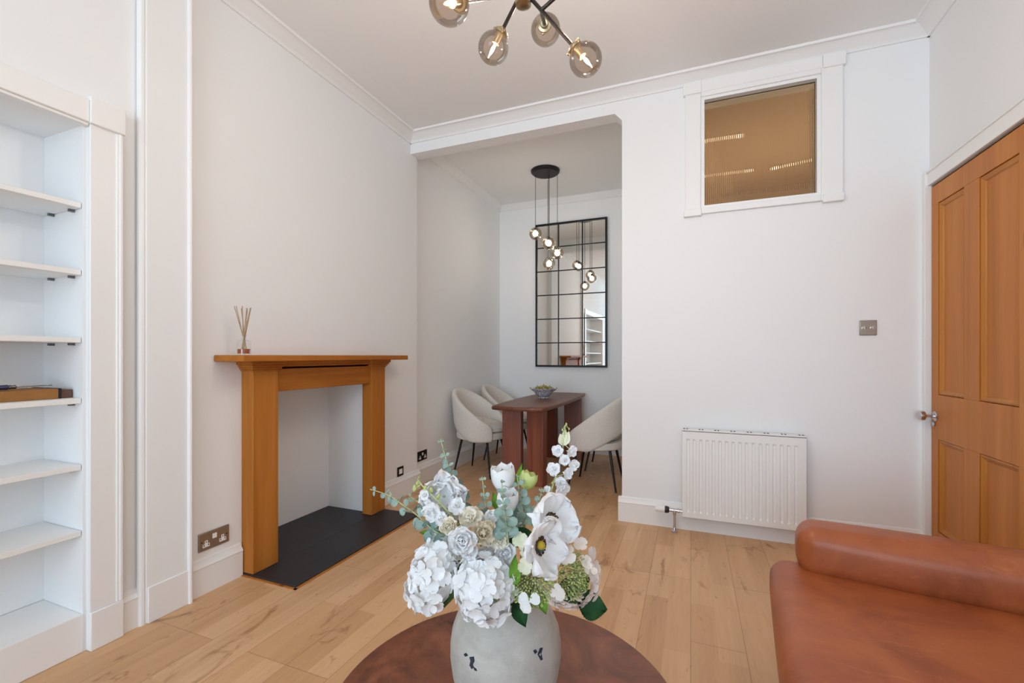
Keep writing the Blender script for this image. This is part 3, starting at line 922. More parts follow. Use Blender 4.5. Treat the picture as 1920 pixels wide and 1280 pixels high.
ch0 = make_chair()
spots = [((-1.935, 4.02), -.05, 'cream boucle tub chair nearest the camera on the table left side'),
         ((-1.925, 4.67), .02, 'cream boucle tub chair farther back on the table left side'),
         ((-.775, 4.0), PI - .03, 'cream boucle tub chair half hidden by the wall right of the table'),
         ((-.775, 4.65), PI + .02, 'cream boucle tub chair behind the right hand chair, mostly its legs seen')]
for k, ((x, y), rz, lab) in enumerate(spots):
    c = ch0 if k == 0 else dup_tree(ch0)
    c.location = (x, y, 0); c.rotation_euler = (0, 0, rz); c['label'] = lab; c['group'] = 'tub chairs round the dining table'

# pendant lamp ----------------------------------------------------------
PC = V((-1.385, 4.40, ACZ))
pd = thing('pendant_lamp', 'cluster pendant lamp of amber globes on a round black ceiling plate', 'lamp', (PC.x, PC.y, ACZ - .035))
MB().lathe([(.001, -.035), (.128, -.035), (.145, -.02), (.148, -.002), (.001, -.002)], PC, n=40).build('ceiling_plate', M['black'], pd)
gl = [(1004, 438, 4.62), (1029, 456, 4.48), (1045, 474, 4.58), (1029.5, 494, 4.63), (1027, 455, 4.76)]
for (u, v, dd) in gl:
    g = at(u, v, dd); r = .064
    cd = MB().tube([g + UP * (r - .002), V((g.x, g.y, ACZ - .035))], .0028, 6).build('cord', M['black'], pd)
    gs = MB().sphere(g, r, 24, 14).build('globe', M['amber'], pd)
    sub(MB().lathe([(.001, .0), (.014, -.001), (.016, -.012), (.014, -.03), (.001, -.03)], g + UP * (r + .001), n=14), 'lamp_holder', M['black'], gs)
    sub(MB().sphere(g, .029, 16, 10, sx=.9), 'bulb', M['frosted'], gs)

# ------------------------------------------------------------------ chandelier
HB = V((-.52, 1.407, 2.318))
cl = thing('chandelier', 'branched bronze ceiling light with smoked glass globes', 'chandelier', (HB.x, HB.y, 2.318))
MB().lathe([(.001, 0), (.018, .0), (.0265, .004), (.0265, .058), (.022, .062), (.001, .062)], HB, n=24).build('hub', M['brass'], cl)
MB().tube([HB + UP * .06, V((HB.x, HB.y, CZ))], .008, 12).build('stem', M['bronze'], cl)
MB().lathe([(.001, -.028), (.05, -.028), (.06, -.02), (.06, 0), (.001, 0)], (HB.x, HB.y, CZ), n=28).build('ceiling_rose', M['brass'], cl)


def globe_arm(start, g, r):
    d_ = (g - start).normalized()
    s_end = g - d_ * (r + .012)
    arm = MB().tube([start, s_end], .0065, 10).build('arm', M['bronze'], cl)
    sub(MB().lathe([(.001, -.004), (.012, -.004), (.015, 0), (.015, .022), (.013, .03), (.013, .05), (.001, .05)], s_end, d_, 16), 'socket', M['brass'], arm)
    cr = MB(); cr.lathe([(.017, -.002), (.024, -.001), (.026, .004), (.024, .009), (.017, .01)], s_end + d_ * .006, d_, 20)
    a_ = d_.orthogonal().normalized(); b_ = d_.cross(a_)
    for k in range(3):
        e = a_ * math.cos(2.1 * k + .5) + b_ * math.sin(2.1 * k + .5)
        cr.sphere(s_end + d_ * .010 + e * .027, .0062, 10, 6)
    sub(cr, 'collar', M['brass'], arm)
    prof = [(.017, -.99 * r)] + [(r * math.sin(t), -r * math.cos(t)) for t in [PI * k / 14 for k in range(2, 14)]] + [(.0005, r)]
    gb = MB().lathe(prof, g, d_, 28, False, True).build('globe', M['smoke'], cl)
    f0 = s_end + d_ * .05
    sub(MB().lathe([(.008, 0), (.0125, .014), (.0125, .024), (.007, .042), (.001, .05)], f0, d_, 14, False), 'bulb', M['bulbglass'], gb)
    sub(MB().lathe([(.001, 0), (.0042, .006), (.0048, .016), (.003, .026), (.001, .031)], f0 + d_ * .006, d_, 10), 'filament', M['filament'], gb)


G1 = at(842, 6, 1.17); G2 = at(925, 90, 1.55); G3 = at(1023, 56, 1.67); G4 = at(1098, 112, 1.46)
side = lambda q: HB + UP * .03 + (V((q.x, q.y, 0)) - V((HB.x, HB.y, 0))).normalized() * .02
r_ = .0525
for g in (G1, G2, G4):
    globe_arm(side(g), g, r_)
s4 = side(G4); mid = s4 + (G4 - s4) * .22
globe_arm(mid, G3, .0545)
globe_arm(mid, at(1100, -58, 1.40), r_)

# ------------------------------------------------------------------ sofa
SO = V((.271, 1.865, 0)); SR = -.076
sf = thing('sofa', 'tan leather sofa with a low bolster arm, bottom right', 'sofa', tuple(SO), local=True)
sf.rotation_euler = (0, 0, SR)


def rbox(x0, x1, y0, y1, z0, z1, r, n=6, bul=(0, 0, 0), div=10):
    """box with rounded edges and gently bulging faces"""
    m_ = MB()
    cx, cy, cz = (x0 + x1) / 2, (y0 + y1) / 2, (z0 + z1) / 2
    hx, hy, hz = (x1 - x0) / 2, (y1 - y0) / 2, (z1 - z0) / 2
    def coords(h):
        t = [-h + r * (1 - math.cos(PI / 2 * k / n)) for k in range(n)]
        inner = [-h + r + (2 * h - 2 * r) * k / div for k in range(div + 1)]
        return t + inner + [-q for q in reversed(t)]
    X, Y, Z = coords(hx), coords(hy), coords(hz)
    def proj(p):
        c = V((max(-hx + r, min(hx - r, p.x)), max(-hy + r, min(hy - r, p.y)), max(-hz + r, min(hz - r, p.z))))
        d_ = p - c
        if d_.length > 1e-9:
            p = c + d_.normalized() * r
        q = V((p.x / hx, p.y / hy, p.z / hz))
        p = V((p.x + bul[0] * q.x * (1 - q.y ** 2) * (1 - q.z ** 2), p.y + bul[1] * q.y * (1 - q.x ** 2) * (1 - q.z ** 2), p.z + bul[2] * q.z * (1 - q.x ** 2) * (1 - q.y ** 2)))
        return p + V((cx, cy, cz))
    idx = {}
    def vid(p):
        k = (round(p.x, 5), round(p.y, 5), round(p.z, 5))
        if k not in idx:
            idx[k] = len(m_.v); m_.v.append(proj(p))
        return idx[k]
    def face(A, B, fn, flip):
        for i in range(len(A) - 1):
            for j in range(len(B) - 1):
                q = [vid(V(fn(A[i], B[j]))), vid(V(fn(A[i + 1], B[j]))), vid(V(fn(A[i + 1], B[j + 1]))), vid(V(fn(A[i], B[j + 1])))]
                m_.f.append(tuple(reversed(q)) if flip else tuple(q))
    face(X, Y, lambda a, b_: (a, b_, hz), False); face(X, Y, lambda a, b_: (a, b_, -hz), True)
    face(Y, Z, lambda a, b_: (hx, a, b_), False); face(Y, Z, lambda a, b_: (-hx, a, b_), True)
    face(X, Z, lambda a, b_: (a, hy, b_), True); face(X, Z, lambda a, b_: (a, -hy, b_), False)
    return m_


rbox(-.005, .90, -1.85, .01, .27, .43, .055, bul=(.02, .01, .008)).build('seat_cushion', M['leather'], sf, angle=180)
rbox(.02, .90, -1.83, .0, .09, .29, .03, bul=(.006, 0, 0)).build('base', M['leather'], sf, angle=180)
ab_ = rbox(.078, .90, -.105, .065, .405, .568, .047, bul=(.012, .012, .010))
rot_ = Matrix.Translation((.11, -.105, 0)) @ Matrix.Rotation(-.075, 4, 'Z') @ Matrix.Translation((-.11, .105, 0))
ab_.v = [rot_ @ q for q in ab_.v]
ab_.build('arm', M['leather'], sf, angle=180)
rbox(.078, .90, -1.90, -1.73, .405, .566, .055, bul=(.012, .012, .010)).build('arm', M['leather'], sf, angle=180)
rbox(.66, .90, -1.72, -.17, .405, .60, .07, bul=(.02, .0, .015)).build('back_cushion', M['leather'], sf, angle=180)
for (x, y) in ((.08, -.08), (.82, -.08), (.08, -1.75), (.82, -1.75)):
    MB().tube([(x, y, .1), (x, y, .001)], .02, 12, .013).build('leg', M['walnut'], sf)

# ------------------------------------------------------------------ coffee table and vase
CT = V((-.377, .901, 0)); TZ = .40
ct = thing('coffee_table', 'round walnut burl coffee table under the flower vase', 'table', tuple(CT))
MB().lathe([(.001, TZ - .035), (.368, TZ - .035), (.378, TZ - .028), (.381, TZ - .016), (.379, TZ - .004), (.374, TZ), (.001, TZ)], CT, n=96).build('tabletop', M['burl'], ct, angle=50)
m = MB(); n = 96
m.loft([[V((CT.x + (rr + .008 * math.cos(24 * 2 * PI * i / n)) * math.cos(2 * PI * i / n), CT.y + (rr + .008 * math.cos(24 * 2 * PI * i / n)) * math.sin(2 * PI * i / n), z)) for i in range(n)] for rr, z in ((.22, .001), (.19, .15), (.2, TZ - .036))])
m.build('pedestal', M['walnut'], ct)

VC = V((-.366, .882, TZ))
vs = thing('vase', 'round distressed grey stoneware vase on the burl coffee table', 'vase', tuple(VC))
vp = [(.001, .0005), (.078, .0005), (.088, .006), (.102, .05), (.112, .09), (.1165, .125), (.1165, .15), (.113, .175), (.104, .2), (.09, .222), (.078, .238), (.076, .25), (.08, .256), (.076, .26), (.07, .256), (.068, .245), (.08, .225), (.1, .19), (.106, .14), (.09, .04), (.001, .02)]
n = 64; rings = []
for k, (r, h) in enumerate(vp):
    rings.append([VC + V((r * math.cos(2 * PI * i / n), r * math.sin(2 * PI * i / n), h)) * 1.0 + V((math.cos(2 * PI * i / n), math.sin(2 * PI * i / n), 0)) * (.0018 * mnoise.noise(V((math.cos(2 * PI * i / n) * 2, math.sin(2 * PI * i / n) * 2, h * 22))) if r > .01 else 0) for i in range(n)])
vb = MB().loft(rings).build('body', M['vase'], vs, angle=60)


def vase_r(h):
    for (r0, h0), (r1, h1) in zip(vp, vp[1:14]):
        if h0 <= h <= h1 and h1 > h0:
            return r0 + (r1 - r0) * (h - h0) / (h1 - h0)
    return .1


def chip(name, pts2):
    """a flake of dark glaze: outline in (photo u, v) laid on the vase skin"""
    m_ = MB(); vv = []
    for (u, v) in pts2:
        o = V((0, 0, CH)); d_ = FW + RT * ((u - 960) / FPX) + UP * ((HZ - v) / FPX)
        t = .7
        for _ in range(400):
            q = o + d_ * t; h = q.z - VC.z
            if (V((q.x - VC.x, q.y - VC.y, 0))).length < vase_r(h) + .0012:
                break
            t += .001
        vv.append(q)
    c = sum(vv, V()) / len(vv)
    nrm = (V((c.x - VC.x, c.y - VC.y, 0))).normalized()
    back = [q - nrm * .004 for q in vv]
    k = len(vv)
    m_.v = vv + back
    m_.f = [tuple(range(k)), tuple(range(2 * k - 1, k - 1, -1))] + [(i, i + k, (i + 1) % k + k, (i + 1) % k) for i in range(k)]
    return sub(m_, name, M['chip'], vb, smooth=False)


for poly in ([(869, 1226), (873, 1224), (877, 1229), (872, 1231)], [(880, 1232), (888, 1231), (889, 1240), (886, 1246), (888, 1252), (884, 1254), (880, 1247), (882, 1239)], [(888, 1251), (892, 1254), (894, 1258), (889, 1256)],
             [(1000, 1220), (1005, 1217), (1008, 1222), (1003, 1226)], [(1008, 1227), (1013, 1215), (1018, 1214), (1015, 1225), (1018, 1236), (1014, 1238)]):
    chip('glaze_chip', poly)

# ------------------------------------------------------------------ the bouquet
MOUTH = VC + V((0, 0, .235))


def frame(c, n, roll=0.0):
    n = V(n).normalized()
    x = UP.cross(n)
    x = RT.copy() if x.length < 1e-3 else x.normalized()
    y = n.cross(x)
    x2 = x * math.cos(roll) + y * math.sin(roll); y2 = -x * math.sin(roll) + y * math.cos(roll)
    mt = Matrix((x2.to_4d(), y2.to_4d(), n.to_4d(), (0, 0, 0, 1))).transposed()
    for i in range(3):
        mt[3][i] = 0; mt[i][3] = c[i]
    mt[3][3] = 1
    return mt


def pwidth(t, tm=.62):
    if t < tm:
        return max(0.0, math.sin(PI / 2 * t / tm)) ** .85
    return math.sqrt(max(0.0, 1 - ((t - tm) / (1 - tm)) ** 2))


def petal(mb, mt, ang, L, W, lift, curl=.0, trough=.15, ruf=0.0, r0=0.0, nu=4, nv=4, seed=0.0, tm=.62):
    """one petal leaving the flower's middle at angle ang, lifted from its plane"""
    ca, sa, cl_, sl = math.cos(ang), math.sin(ang), math.cos(lift), math.sin(lift)
    def fn(a, v):
        t = .45 * v + .55 * math.sin(v * PI / 2)
        hw = W / 2 * pwidth(t, tm)
        s_ = a * 2 - 1
        x = s_ * hw
        yl = t * L
        z = trough * W * s_ ** 2 * t + curl * L * t * t
        if ruf:
            z += ruf * L * t * t * (mnoise.noise(V((s_ * 2.6 + seed, t * 2.0, seed * 1.7))) * 1.4 + .5 * mnoise.noise(V((s_ * 7 + seed, t * 3.0, seed * 2.7))))
            yl += ruf * L * .6 * t * mnoise.noise(V((s_ * 4 + seed * 2, 3.1, seed)))
        yy = yl * cl_ - z * sl; zz = yl * sl + z * cl_
        return mt @ V((x * ca - yy * sa, x * sa + yy * ca, zz))
    mb.grid(fn, nu, nv)


def floret(mb, c, n, size, rng, np_=4, lift=.3):
    mt = frame(c, n, rng.uniform(0, 6.28))
    for k in range(np_):
        petal(mb, mt, 2 * PI * k / np_ + rng.uniform(-.15, .15), size * rng.uniform(.9, 1.1), size * rng.uniform(.95, 1.15), lift + rng.uniform(-.2, .25), curl=rng.uniform(-.3, .05), trough=.10, nu=4, nv=4)


def stem_path(head, bend=0.5, spread=0.05):
    h = V(head); d_ = h - MOUTH; d_.z = 0
    m0 = VC + V((d_.x * .1, d_.y * .1, .06))
    lim = min(1.0, .045 / max(d_.length, 1e-4))
    m1 = MOUTH + V((d_.x * lim, d_.y * lim, .025))
    m2 = m1.lerp(h, .5) + UP * (.03 * bend)
    return [m0, m1, m2, h]


def smooth(pts, k=5):
    out_ = []
    pts = [V(p) for p in pts]
    for i in range(len(pts) - 1):
        p0 = pts[max(i - 1, 0)]; p1 = pts[i]; p2 = pts[i + 1]; p3 = pts[min(i + 2, len(pts) - 1)]
        for j in range(k):
            t = j / k
            out_.append(.5 * ((2 * p1) + (p2 - p0) * t + (2 * p0 - 5 * p1 + 4 * p2 - p3) * t * t + (3 * p1 - p0 - 3 * p2 + p3) * t ** 3))
    out_.append(pts[-1])
    return out_


def leaf(mb, base, tip, wid, n, sag=.08, serr=0.0):
    base, tip, n = V(base), V(tip), V(n).normalized()
    ax = tip - base; L = ax.length; ax.normalize(); sd_ = ax.cross(n).normalized(); nn = sd_.cross(ax)
    def fn(a, t):
        hw = wid / 2 * math.sin(PI * min(.995, .04 + .955 * t) ** .8)
        if serr:
            hw *= 1 - serr * ((t * 14) % 1)
        s_ = a * 2 - 1
        return base + ax * (L * t) + sd_ * (hw * s_) + nn * (.22 * wid * abs(s_) ** 1.5 - sag * L * t * t)
    mb.grid(fn, 6, 14 if not serr else 28)


def flower(name, label, cat='flower', group=None, p=None):
    return thing(name, label, cat, tuple(p if p is not None else MOUTH), group)


S1 = 1 / 841.0
TOCAM = -FW
# mop-head hydrangeas
def hydrangea(label, u, v, d, semi, tilt, N, size, seed, leaves):
    rg = random.Random(seed)
    c = at(u, v, d)
    t = flower('hydrangea', label, group='white hydrangea heads in the bouquet')
    ax = RT * math.cos(tilt) + UP * math.sin(tilt); ay = -RT * math.sin(tilt) + UP * math.cos(tilt)
    m_ = MB()
    for k in range(N):
        z = 1 - 2 * (k + .5) / N; r = math.sqrt(1 - z * z); a = k * 2.39996
        q = (r * math.cos(a), r * math.sin(a), z)
        nrm = (ax * (q[0] / semi[0]) + ay * (q[1] / semi[1]) + TOCAM * (q[2] / semi[2])).normalized()
        nrm = (nrm + V((rg.uniform(-.3, .3), rg.uniform(-.3, .3), rg.uniform(-.3, .3)))).normalized()
        p = c + ax * (q[0] * semi[0]) + ay * (q[1] * semi[1]) + TOCAM * (q[2] * semi[2]) + nrm * rg.uniform(-.006, .005)
        m_ = MB(); floret(m_, p, nrm, size * rg.uniform(.8, 1.12), rg)
        m_.weld().build('floret', M['white_petal'], t, angle=180)
    m_ = MB(); rg2 = random.Random(seed + 1)
    for k in range(26):                                    # little green stalks inside the head
        e = V((rg2.gauss(0, 1), rg2.gauss(0, 1), rg2.gauss(0, 1))).normalized()
        m_.tube([c - UP * semi[1] * .2, c + ax * e.x * semi[0] * .8 + ay * e.y * semi[1] * .8 + TOCAM * e.z * semi[2] * .8], .0016, 5)
    m_.build('flower_stalks', M['stempale'], t)
    MB().tube(smooth(stem_path(c - TOCAM * semi[2] * .3)), .0035, 8).build('stem', M['stem'], t)
    for (b, tp, wd_, n_, mat, serr) in leaves:
        m_ = MB(); leaf(m_, b, tp, wd_, n_, serr=serr); m_.build('leaf', M[mat], t, angle=180)
    return t


N0 = TOCAM * .7 + UP * .5
hydrangea('white hydrangea head leaning out left of the vase', 812, 1074, .87, (.040, .071, .042), -.34, 84, .0165, 11,
          [(at(862, 1045, .90), at(829, 1142, .86), .044, TOCAM + RT * .4, 'leaf2', 0), (at(848, 1030, .92), at(862, 1085, .9), .03, N0, 'leaf', 0), (at(815, 1000, .9), at(786, 998, .9), .012, N0, 'leaf3', 0)])
hydrangea('largest white hydrangea head at the front, over the vase rim', 908, 1100, .835, (.049, .061, .045), .1, 92, .0175, 12,
          [(at(968, 1128, .86), at(986, 1176, .83), .032, TOCAM + UP * .2, 'leaf', 0), (at(968, 1095, .82), at(966, 1040, .82), .024, TOCAM - RT * .5, 'leaf3', 0), (at(1000, 1012, .88), at(940, 1006, .86), .04, N0, 'leaf', 0)])


def lacecap(label, u, v, d, rad, n, petals, seed, mat, leaves, nb=150):
    rg = random.Random(seed); c = at(u, v, d)
    t = flower('lacecap_hydrangea', label, group='lacecap hydrangeas in the bouquet')
    mt = frame(c, n)
    m_ = MB(); st_ = MB()
    for k in range(nb):
        r = rad * math.sqrt((k + .5) / nb); a = k * 2.39996
        q = mt @ V((r * math.cos(a), r * math.sin(a), .42 * rad * (1 - (r / rad) ** 2) + rg.uniform(-.009, .006)))
        dn = (q - (c - V(n).normalized() * rad)).normalized()
        ax = (dn + V((rg.uniform(-.8, .8), rg.uniform(-.8, .8), rg.uniform(-.8, .8)))).normalized()
        m_.sphere(q, rg.uniform(.0020, .0036), 6, 5, ax, sx=.55)
        st_.tube([q - dn * .022, q - dn * .002], .0006, 4)
    m_.build('buds', M['bud'], t, angle=180)
    st_.build('bud_stalks', M['stempale'], t, angle=180)
    for (pu, pv, pd_, sz, nn) in petals:
        m_ = MB(); floret(m_, at(pu, pv, pd_), nn, sz, rg, lift=.15)
        m_.weld().build('floret', M[mat], t, angle=180)
    MB().tube(smooth(stem_path(c - V(n).normalized() * rad * .5)), .003, 8).build('stem', M['stem'], t)
    for (b, tp, wd_, n_, lm, serr) in leaves:
        m_ = MB(); leaf(m_, b, tp, wd_, n_, serr=serr); m_.build('leaf', M[lm], t, angle=180)
    return t


nR = TOCAM * .8 + RT * .45 + UP * .25
rgp = random.Random(5)
ptR = []
for k in range(30):
    a = -2.75 + 3.6 * (k % 15) / 14 + rgp.uniform(-.1, .1)
    rr = (46 + rgp.uniform(-7, 5)) if k < 15 else (31 + rgp.uniform(-6, 8))
    if k >= 15 and -.9 < a < 3:
        rr = 42
    ptR.append((1072 + rr * math.cos(a), 1090 - rr * math.sin(a) * 1.08, .86 + (.03 if k < 15 else -.01), .0155, TOCAM * .6 + RT * math.cos(a) * .8 + UP * math.sin(a) * .8))
ptR += [(1063, 1040, .815, .0175, TOCAM + UP * .4), (1047, 1110, .81, .017, TOCAM * .7 - RT * .5), (1088, 1020, .87, .016, TOCAM * .5 + UP * .6), (1110, 1040, .89, .019, RT * .6 + TOCAM * .5), (1118, 1088, .88, .018, RT * .7 + TOCAM * .4)]
lacecap('lacecap hydrangea with blush petals at the right edge of the bouquet', 1070, 1076, .845, .044, nR, ptR, 21, 'blush_petal',
        [(at(1082, 1130, .9), at(1137, 1144, .9), .058, N0 + RT * .3, 'leaf', .12), (at(1040, 1130, .86), at(1106, 1082, .93), .05, N0, 'leaf', .1)], 260)
lacecap('green budded lacecap between the front hydrangea and the blush lacecap', 1000, 1096, .825, .043, TOCAM * .95 + UP * .1,
        [(985, 1060, .785, .0145, TOCAM + UP * .2), (975, 1012, .83, .016, N0), (985, 1032, .82, .013, N0)], 22, 'pale_petal',
        [(at(1010, 1110, .83), at(1024, 1152, .81), .022, TOCAM + RT * .2, 'leaf3', 0)], 240)
fl = flower('hydrangea_floret', 'single two-petal white floret low over the vase shoulder')
m = MB(); rg = random.Random(8); mt = frame(at(992, 1128, .80), TOCAM * .8 + UP * .7)
for a in (-1.2, 1.15, 2.6):
    petal(m, mt, a, .021, .022, .25, curl=-.2, trough=.1)
m.weld().build('petals', M['white_petal'], fl, angle=180)
MB().tube(smooth(stem_path(at(992, 1128, .803))), .0015, 6).build('stem', M['stempale'], fl)


# poppies
def poppy(label, u, v, d, n, L, W, seed, roll=0.0):
    rg = random.Random(seed); c = at(u, v, d); n = V(n).normalized()
    t = flower('poppy', label, group='white poppies in the bouquet')
    mt = frame(c, n, roll)
    m_ = MB()
    for ring in range(2):
        for k in range(3):
            petal(m_, mt, 2 * PI * k / 3 + ring * PI / 3 + rg.uniform(-.1, .1), L * rg.uniform(.95, 1.08), W, (.42 if ring == 0 else .28) + rg.uniform(-.06, .06), curl=.10, trough=.10, ruf=.27, nu=18, nv=12, seed=seed + k + ring * 5.3)
    m_.weld().build('petals', M['white_petal'], t, angle=180)
    e = MB(); e.sphere(c + n * .007, .0085, 16, 10)
    ey = e.build('eye', M['eye'], t)
    m_ = MB().sphere(c + n * .0065 - UP * .0022, .0083, 14, 8); sub(m_, 'eye_underside', M['eyeblue'], ey)
    m_ = MB()
    for k in range(34):
        a = 2 * PI * k / 34; rr = .0125 + .003 * rg.random()
        e_ = mt.to_3x3() @ V((math.cos(a), math.sin(a), 0))
        tip = c + e_ * rr + n * (.006 + .003 * rg.random())
        m_.tube([c + e_ * .006 + n * .002, tip], .0006, 4); m_.sphere(tip, .0017, 6, 4)
    m_.build('stamens', M['stamen'], t)
    MB().tube(smooth(stem_path(c - n * .004)), .002, 8).build('stem', M['stem'], t)
    return t


poppy('white poppy at the front with its dark ringed eye facing out', 1007, 1022, .775, TOCAM * .60 + RT * .80 + UP * .12, .057, .057, 31, .1)
poppy('higher white poppy turned right with a yellow eye', 1030, 976, .84, TOCAM * .72 + RT * .58 + UP * .36, .054, .070, 32, .1)


# ruffled blooms
def bloom_mesh(m_, c, n, rad, seed, layers=3, per=6, openness=1.0):
    rg = random.Random(seed); mt = frame(c, n, rg.uniform(0, 6))
    for l in range(layers):
        f_ = l / max(1, layers - 1)
        for k in range(per - (l if per > 4 else 0)):
            petal(m_, mt, 2 * PI * (k + .5 * (l % 2)) / (per - (l if per > 4 else 0)) + rg.uniform(-.2, .2), rad * (1 - .35 * f_) * rg.uniform(.9, 1.1), rad * (1.05 - .3 * f_) * (.72 if per > 7 else 1), (.15 + .95 * f_) * openness + rg.uniform(-.1, .1), curl=.2, trough=.14, ruf=.3, nu=10, nv=8, seed=rg.uniform(0, 40))


def bloom(name, label, u, v, d, n, rpx, mat, seed, layers=3, per=6, group=None, openness=1.0):
    c = at(u, v, d); t = flower(name, label, group=group)
    m_ = MB(); bloom_mesh(m_, c, n, rpx * d * S1, seed, layers, per, openness)
    m_.weld().build('petals', M[mat], t, angle=180)
    nn = V(n).normalized(); r_c = rpx * d * S1
    MB().lathe([(.001, -.35 * r_c), (.22 * r_c, -.2 * r_c), (.3 * r_c, .02 * r_c), (.001, .05 * r_c)], c, nn, 12).build('calyx', M['stempale'], t)
    MB().tube(smooth(stem_path(c - nn * r_c * .2)), .002, 8).build('stem', M['stem'], t)
    return t


bloom('peony', 'large ruffled white bloom at the upper left of the bouquet', 833, 930, .92, TOCAM * .95 + UP * .2 + RT * .05, 46, 'white_petal', 41, 4, 9, None, .55)
GC = 'small cream blooms in the middle of the bouquet'
bloom('carnation', 'cream white carnation just above the largest hydrangea', 868, 1013, .82, TOCAM + UP * .3, 27, 'white_petal', 42, 4, 7, GC)
bloom('carnation', 'dried tan bloom beside the cream white carnation', 906, 1000, .84, TOCAM * .8 + UP * .5 + RT * .2, 25, 'tan_petal', 43, 3, 6, GC)
bloom('carnation', 'white bloom left of the tallest middle eucalyptus sprig', 930, 985, .87, TOCAM * .8 + UP * .6, 27, 'white_petal', 44, 3, 6, GC)
bloom('carnation', 'cream bloom with a tan heart above the dried tan bloom', 884, 972, .87, TOCAM * .7 + UP * .6 - RT * .2, 24, 'cream_petal', 45, 3, 6, GC)
bloom('carnation', 'small cream rosette at the left of the cream blooms', 845, 986, .85, TOCAM * .9 + UP * .3 - RT * .3, 18, 'cream_petal', 46, 4, 6, GC)
bloom('carnation', 'cream bloom low between the tan bloom and the dark leaf', 938, 1012, .845, TOCAM * .9 + UP * .3, 19, 'cream_petal', 47, 3, 5, GC)
bloom('carnation', 'white bloom squeezed between the two white hydrangea heads', 880, 1030, .83, TOCAM + UP * .2, 18, 'white_petal', 49, 3, 6, GC)
bloom('carnation', 'small white bloom at the foot of the middle eucalyptus sprig', 952, 995, .86, TOCAM * .8 + UP * .5, 17, 'white_petal', 50, 3, 6, GC)
bloom('carnation', 'white bloom tucked in left of the upright bright green leaf', 948, 1034, .85, TOCAM + UP * .2, 21, 'white_petal', 54, 3, 6, GC)
bloom('anemone', 'pale bloom behind the eucalyptus, below the white tulips', 966, 968, .92, TOCAM * .5 + UP * .8, 28, 'white_petal', 48, 3, 6)


# tulips
def tulip(label, base, axis, H, R, mat, seed, open_=0.15, leaves=()):
    rg = random.Random(seed); t = flower('tulip', label, group='tulips in the bouquet')
    ax = V(axis).normalized(); mt = frame(V(base), ax, rg.uniform(0, 6))
    m_ = MB()
    for ring in range(2):
        for k in range(3):
            a0 = 2 * PI * k / 3 + ring * PI / 3
            op = open_ * rg.uniform(.6, 1.4)
            def fn(a, t_):
                s_ = a * 2 - 1
                hw = 1.0 * pwidth(t_, .5) ** .8
                r = R * 1.2 * math.sin(PI * min(1, .70 * t_ ** .62)) * (.93 if ring else 1.0) + op * R * max(0, t_ - .55) * 3 * (1 + .3 * s_ * s_)
                an = a0 + s_ * hw
                return mt @ V((r * math.cos(an), r * math.sin(an), H * (t_ - .06 * s_ * s_ * t_) + .02 * H * mnoise.noise(V((a * 4 + seed, t_ * 3, k)))))
            m_.grid(fn, 8, 9)
    m_.weld().build('petals', M[mat], t, angle=180)
    MB().tube(smooth(stem_path(V(base) + ax * .002)), .0028, 8).build('stem', M['stem'], t)
    for (b, tp, wd_, n_, lm) in leaves:
        mm = MB(); leaf(mm, b, tp, wd_, n_); mm.build('leaf', M[lm], t, angle=180)
    return t


tulip('white tulip standing tallest in the middle of the bouquet', at(947, 922, .95), UP - RT * .12 + TOCAM * .1, .060, .021, 'white_petal', 51, .12,
      [(at(938, 955, .93), at(924, 922, .92), .022, TOCAM, 'leaf3')])
tulip('lower white tulip in front of the tallest tulip', at(950, 962, .91), UP + RT * .08 + TOCAM * .2, .052, .018, 'white_petal', 52, .1)
tulip('yellow green tulip bud right of the white tulips', at(982, 917, .95), UP + RT * .42, .040, .016, 'lime_petal', 53, .05,
      [(at(968, 905, .95), at(979, 868, .95), .010, TOCAM, 'leaf3')])


# flower spikes
def spike(name, label, path, d, blooms, tips, mat, seed, tipleaf=None):
    rg = random.Random(seed); t = flower(name, label)
    pts = [at(u, v, d) for u, v in path]
    base = stem_path(pts[0])[:2]
    MB().tube(smooth(base + pts), .0024, 8, .0012).build('stem', M['stempale'], t)
    for (u, v, rp, dd) in blooms:
        c = at(u, v, d + dd)
        j = min(pts, key=lambda q: (q - c).length)
        n_ = ((c - j) * 12 + TOCAM * .6 + UP * .1).normalized()
        m_ = MB(); bloom_mesh(m_, c, n_, rp * d * S1, rg.uniform(0, 99), 2, 5, .8)
        b_ = m_.weld().build('blossom', M[mat], t, angle=180)
        sub(MB().tube([j, c - n_ * .001], .0011, 5), 'stalk', M['stempale'], b_)
    m_ = MB()
    for (u, v, rp) in tips:
        c = at(u, v, d); m_.sphere(c, rp * d * S1, 10, 7, UP + RT * rg.uniform(-.6, .6), sx=.65)
        j = min(pts, key=lambda q: (q - c).length)
        m_.tube([j, c], .0008, 5)
    m_.build('buds', M['bud'], t, angle=180)
    if tipleaf:
        m_ = MB()
        for (b, tp, wd_) in tipleaf:
            leaf(m_, at(*b, d), at(*tp, d), wd_, TOCAM)
        m_.build('leaves', M['pale_petal'], t, angle=180)
    return t


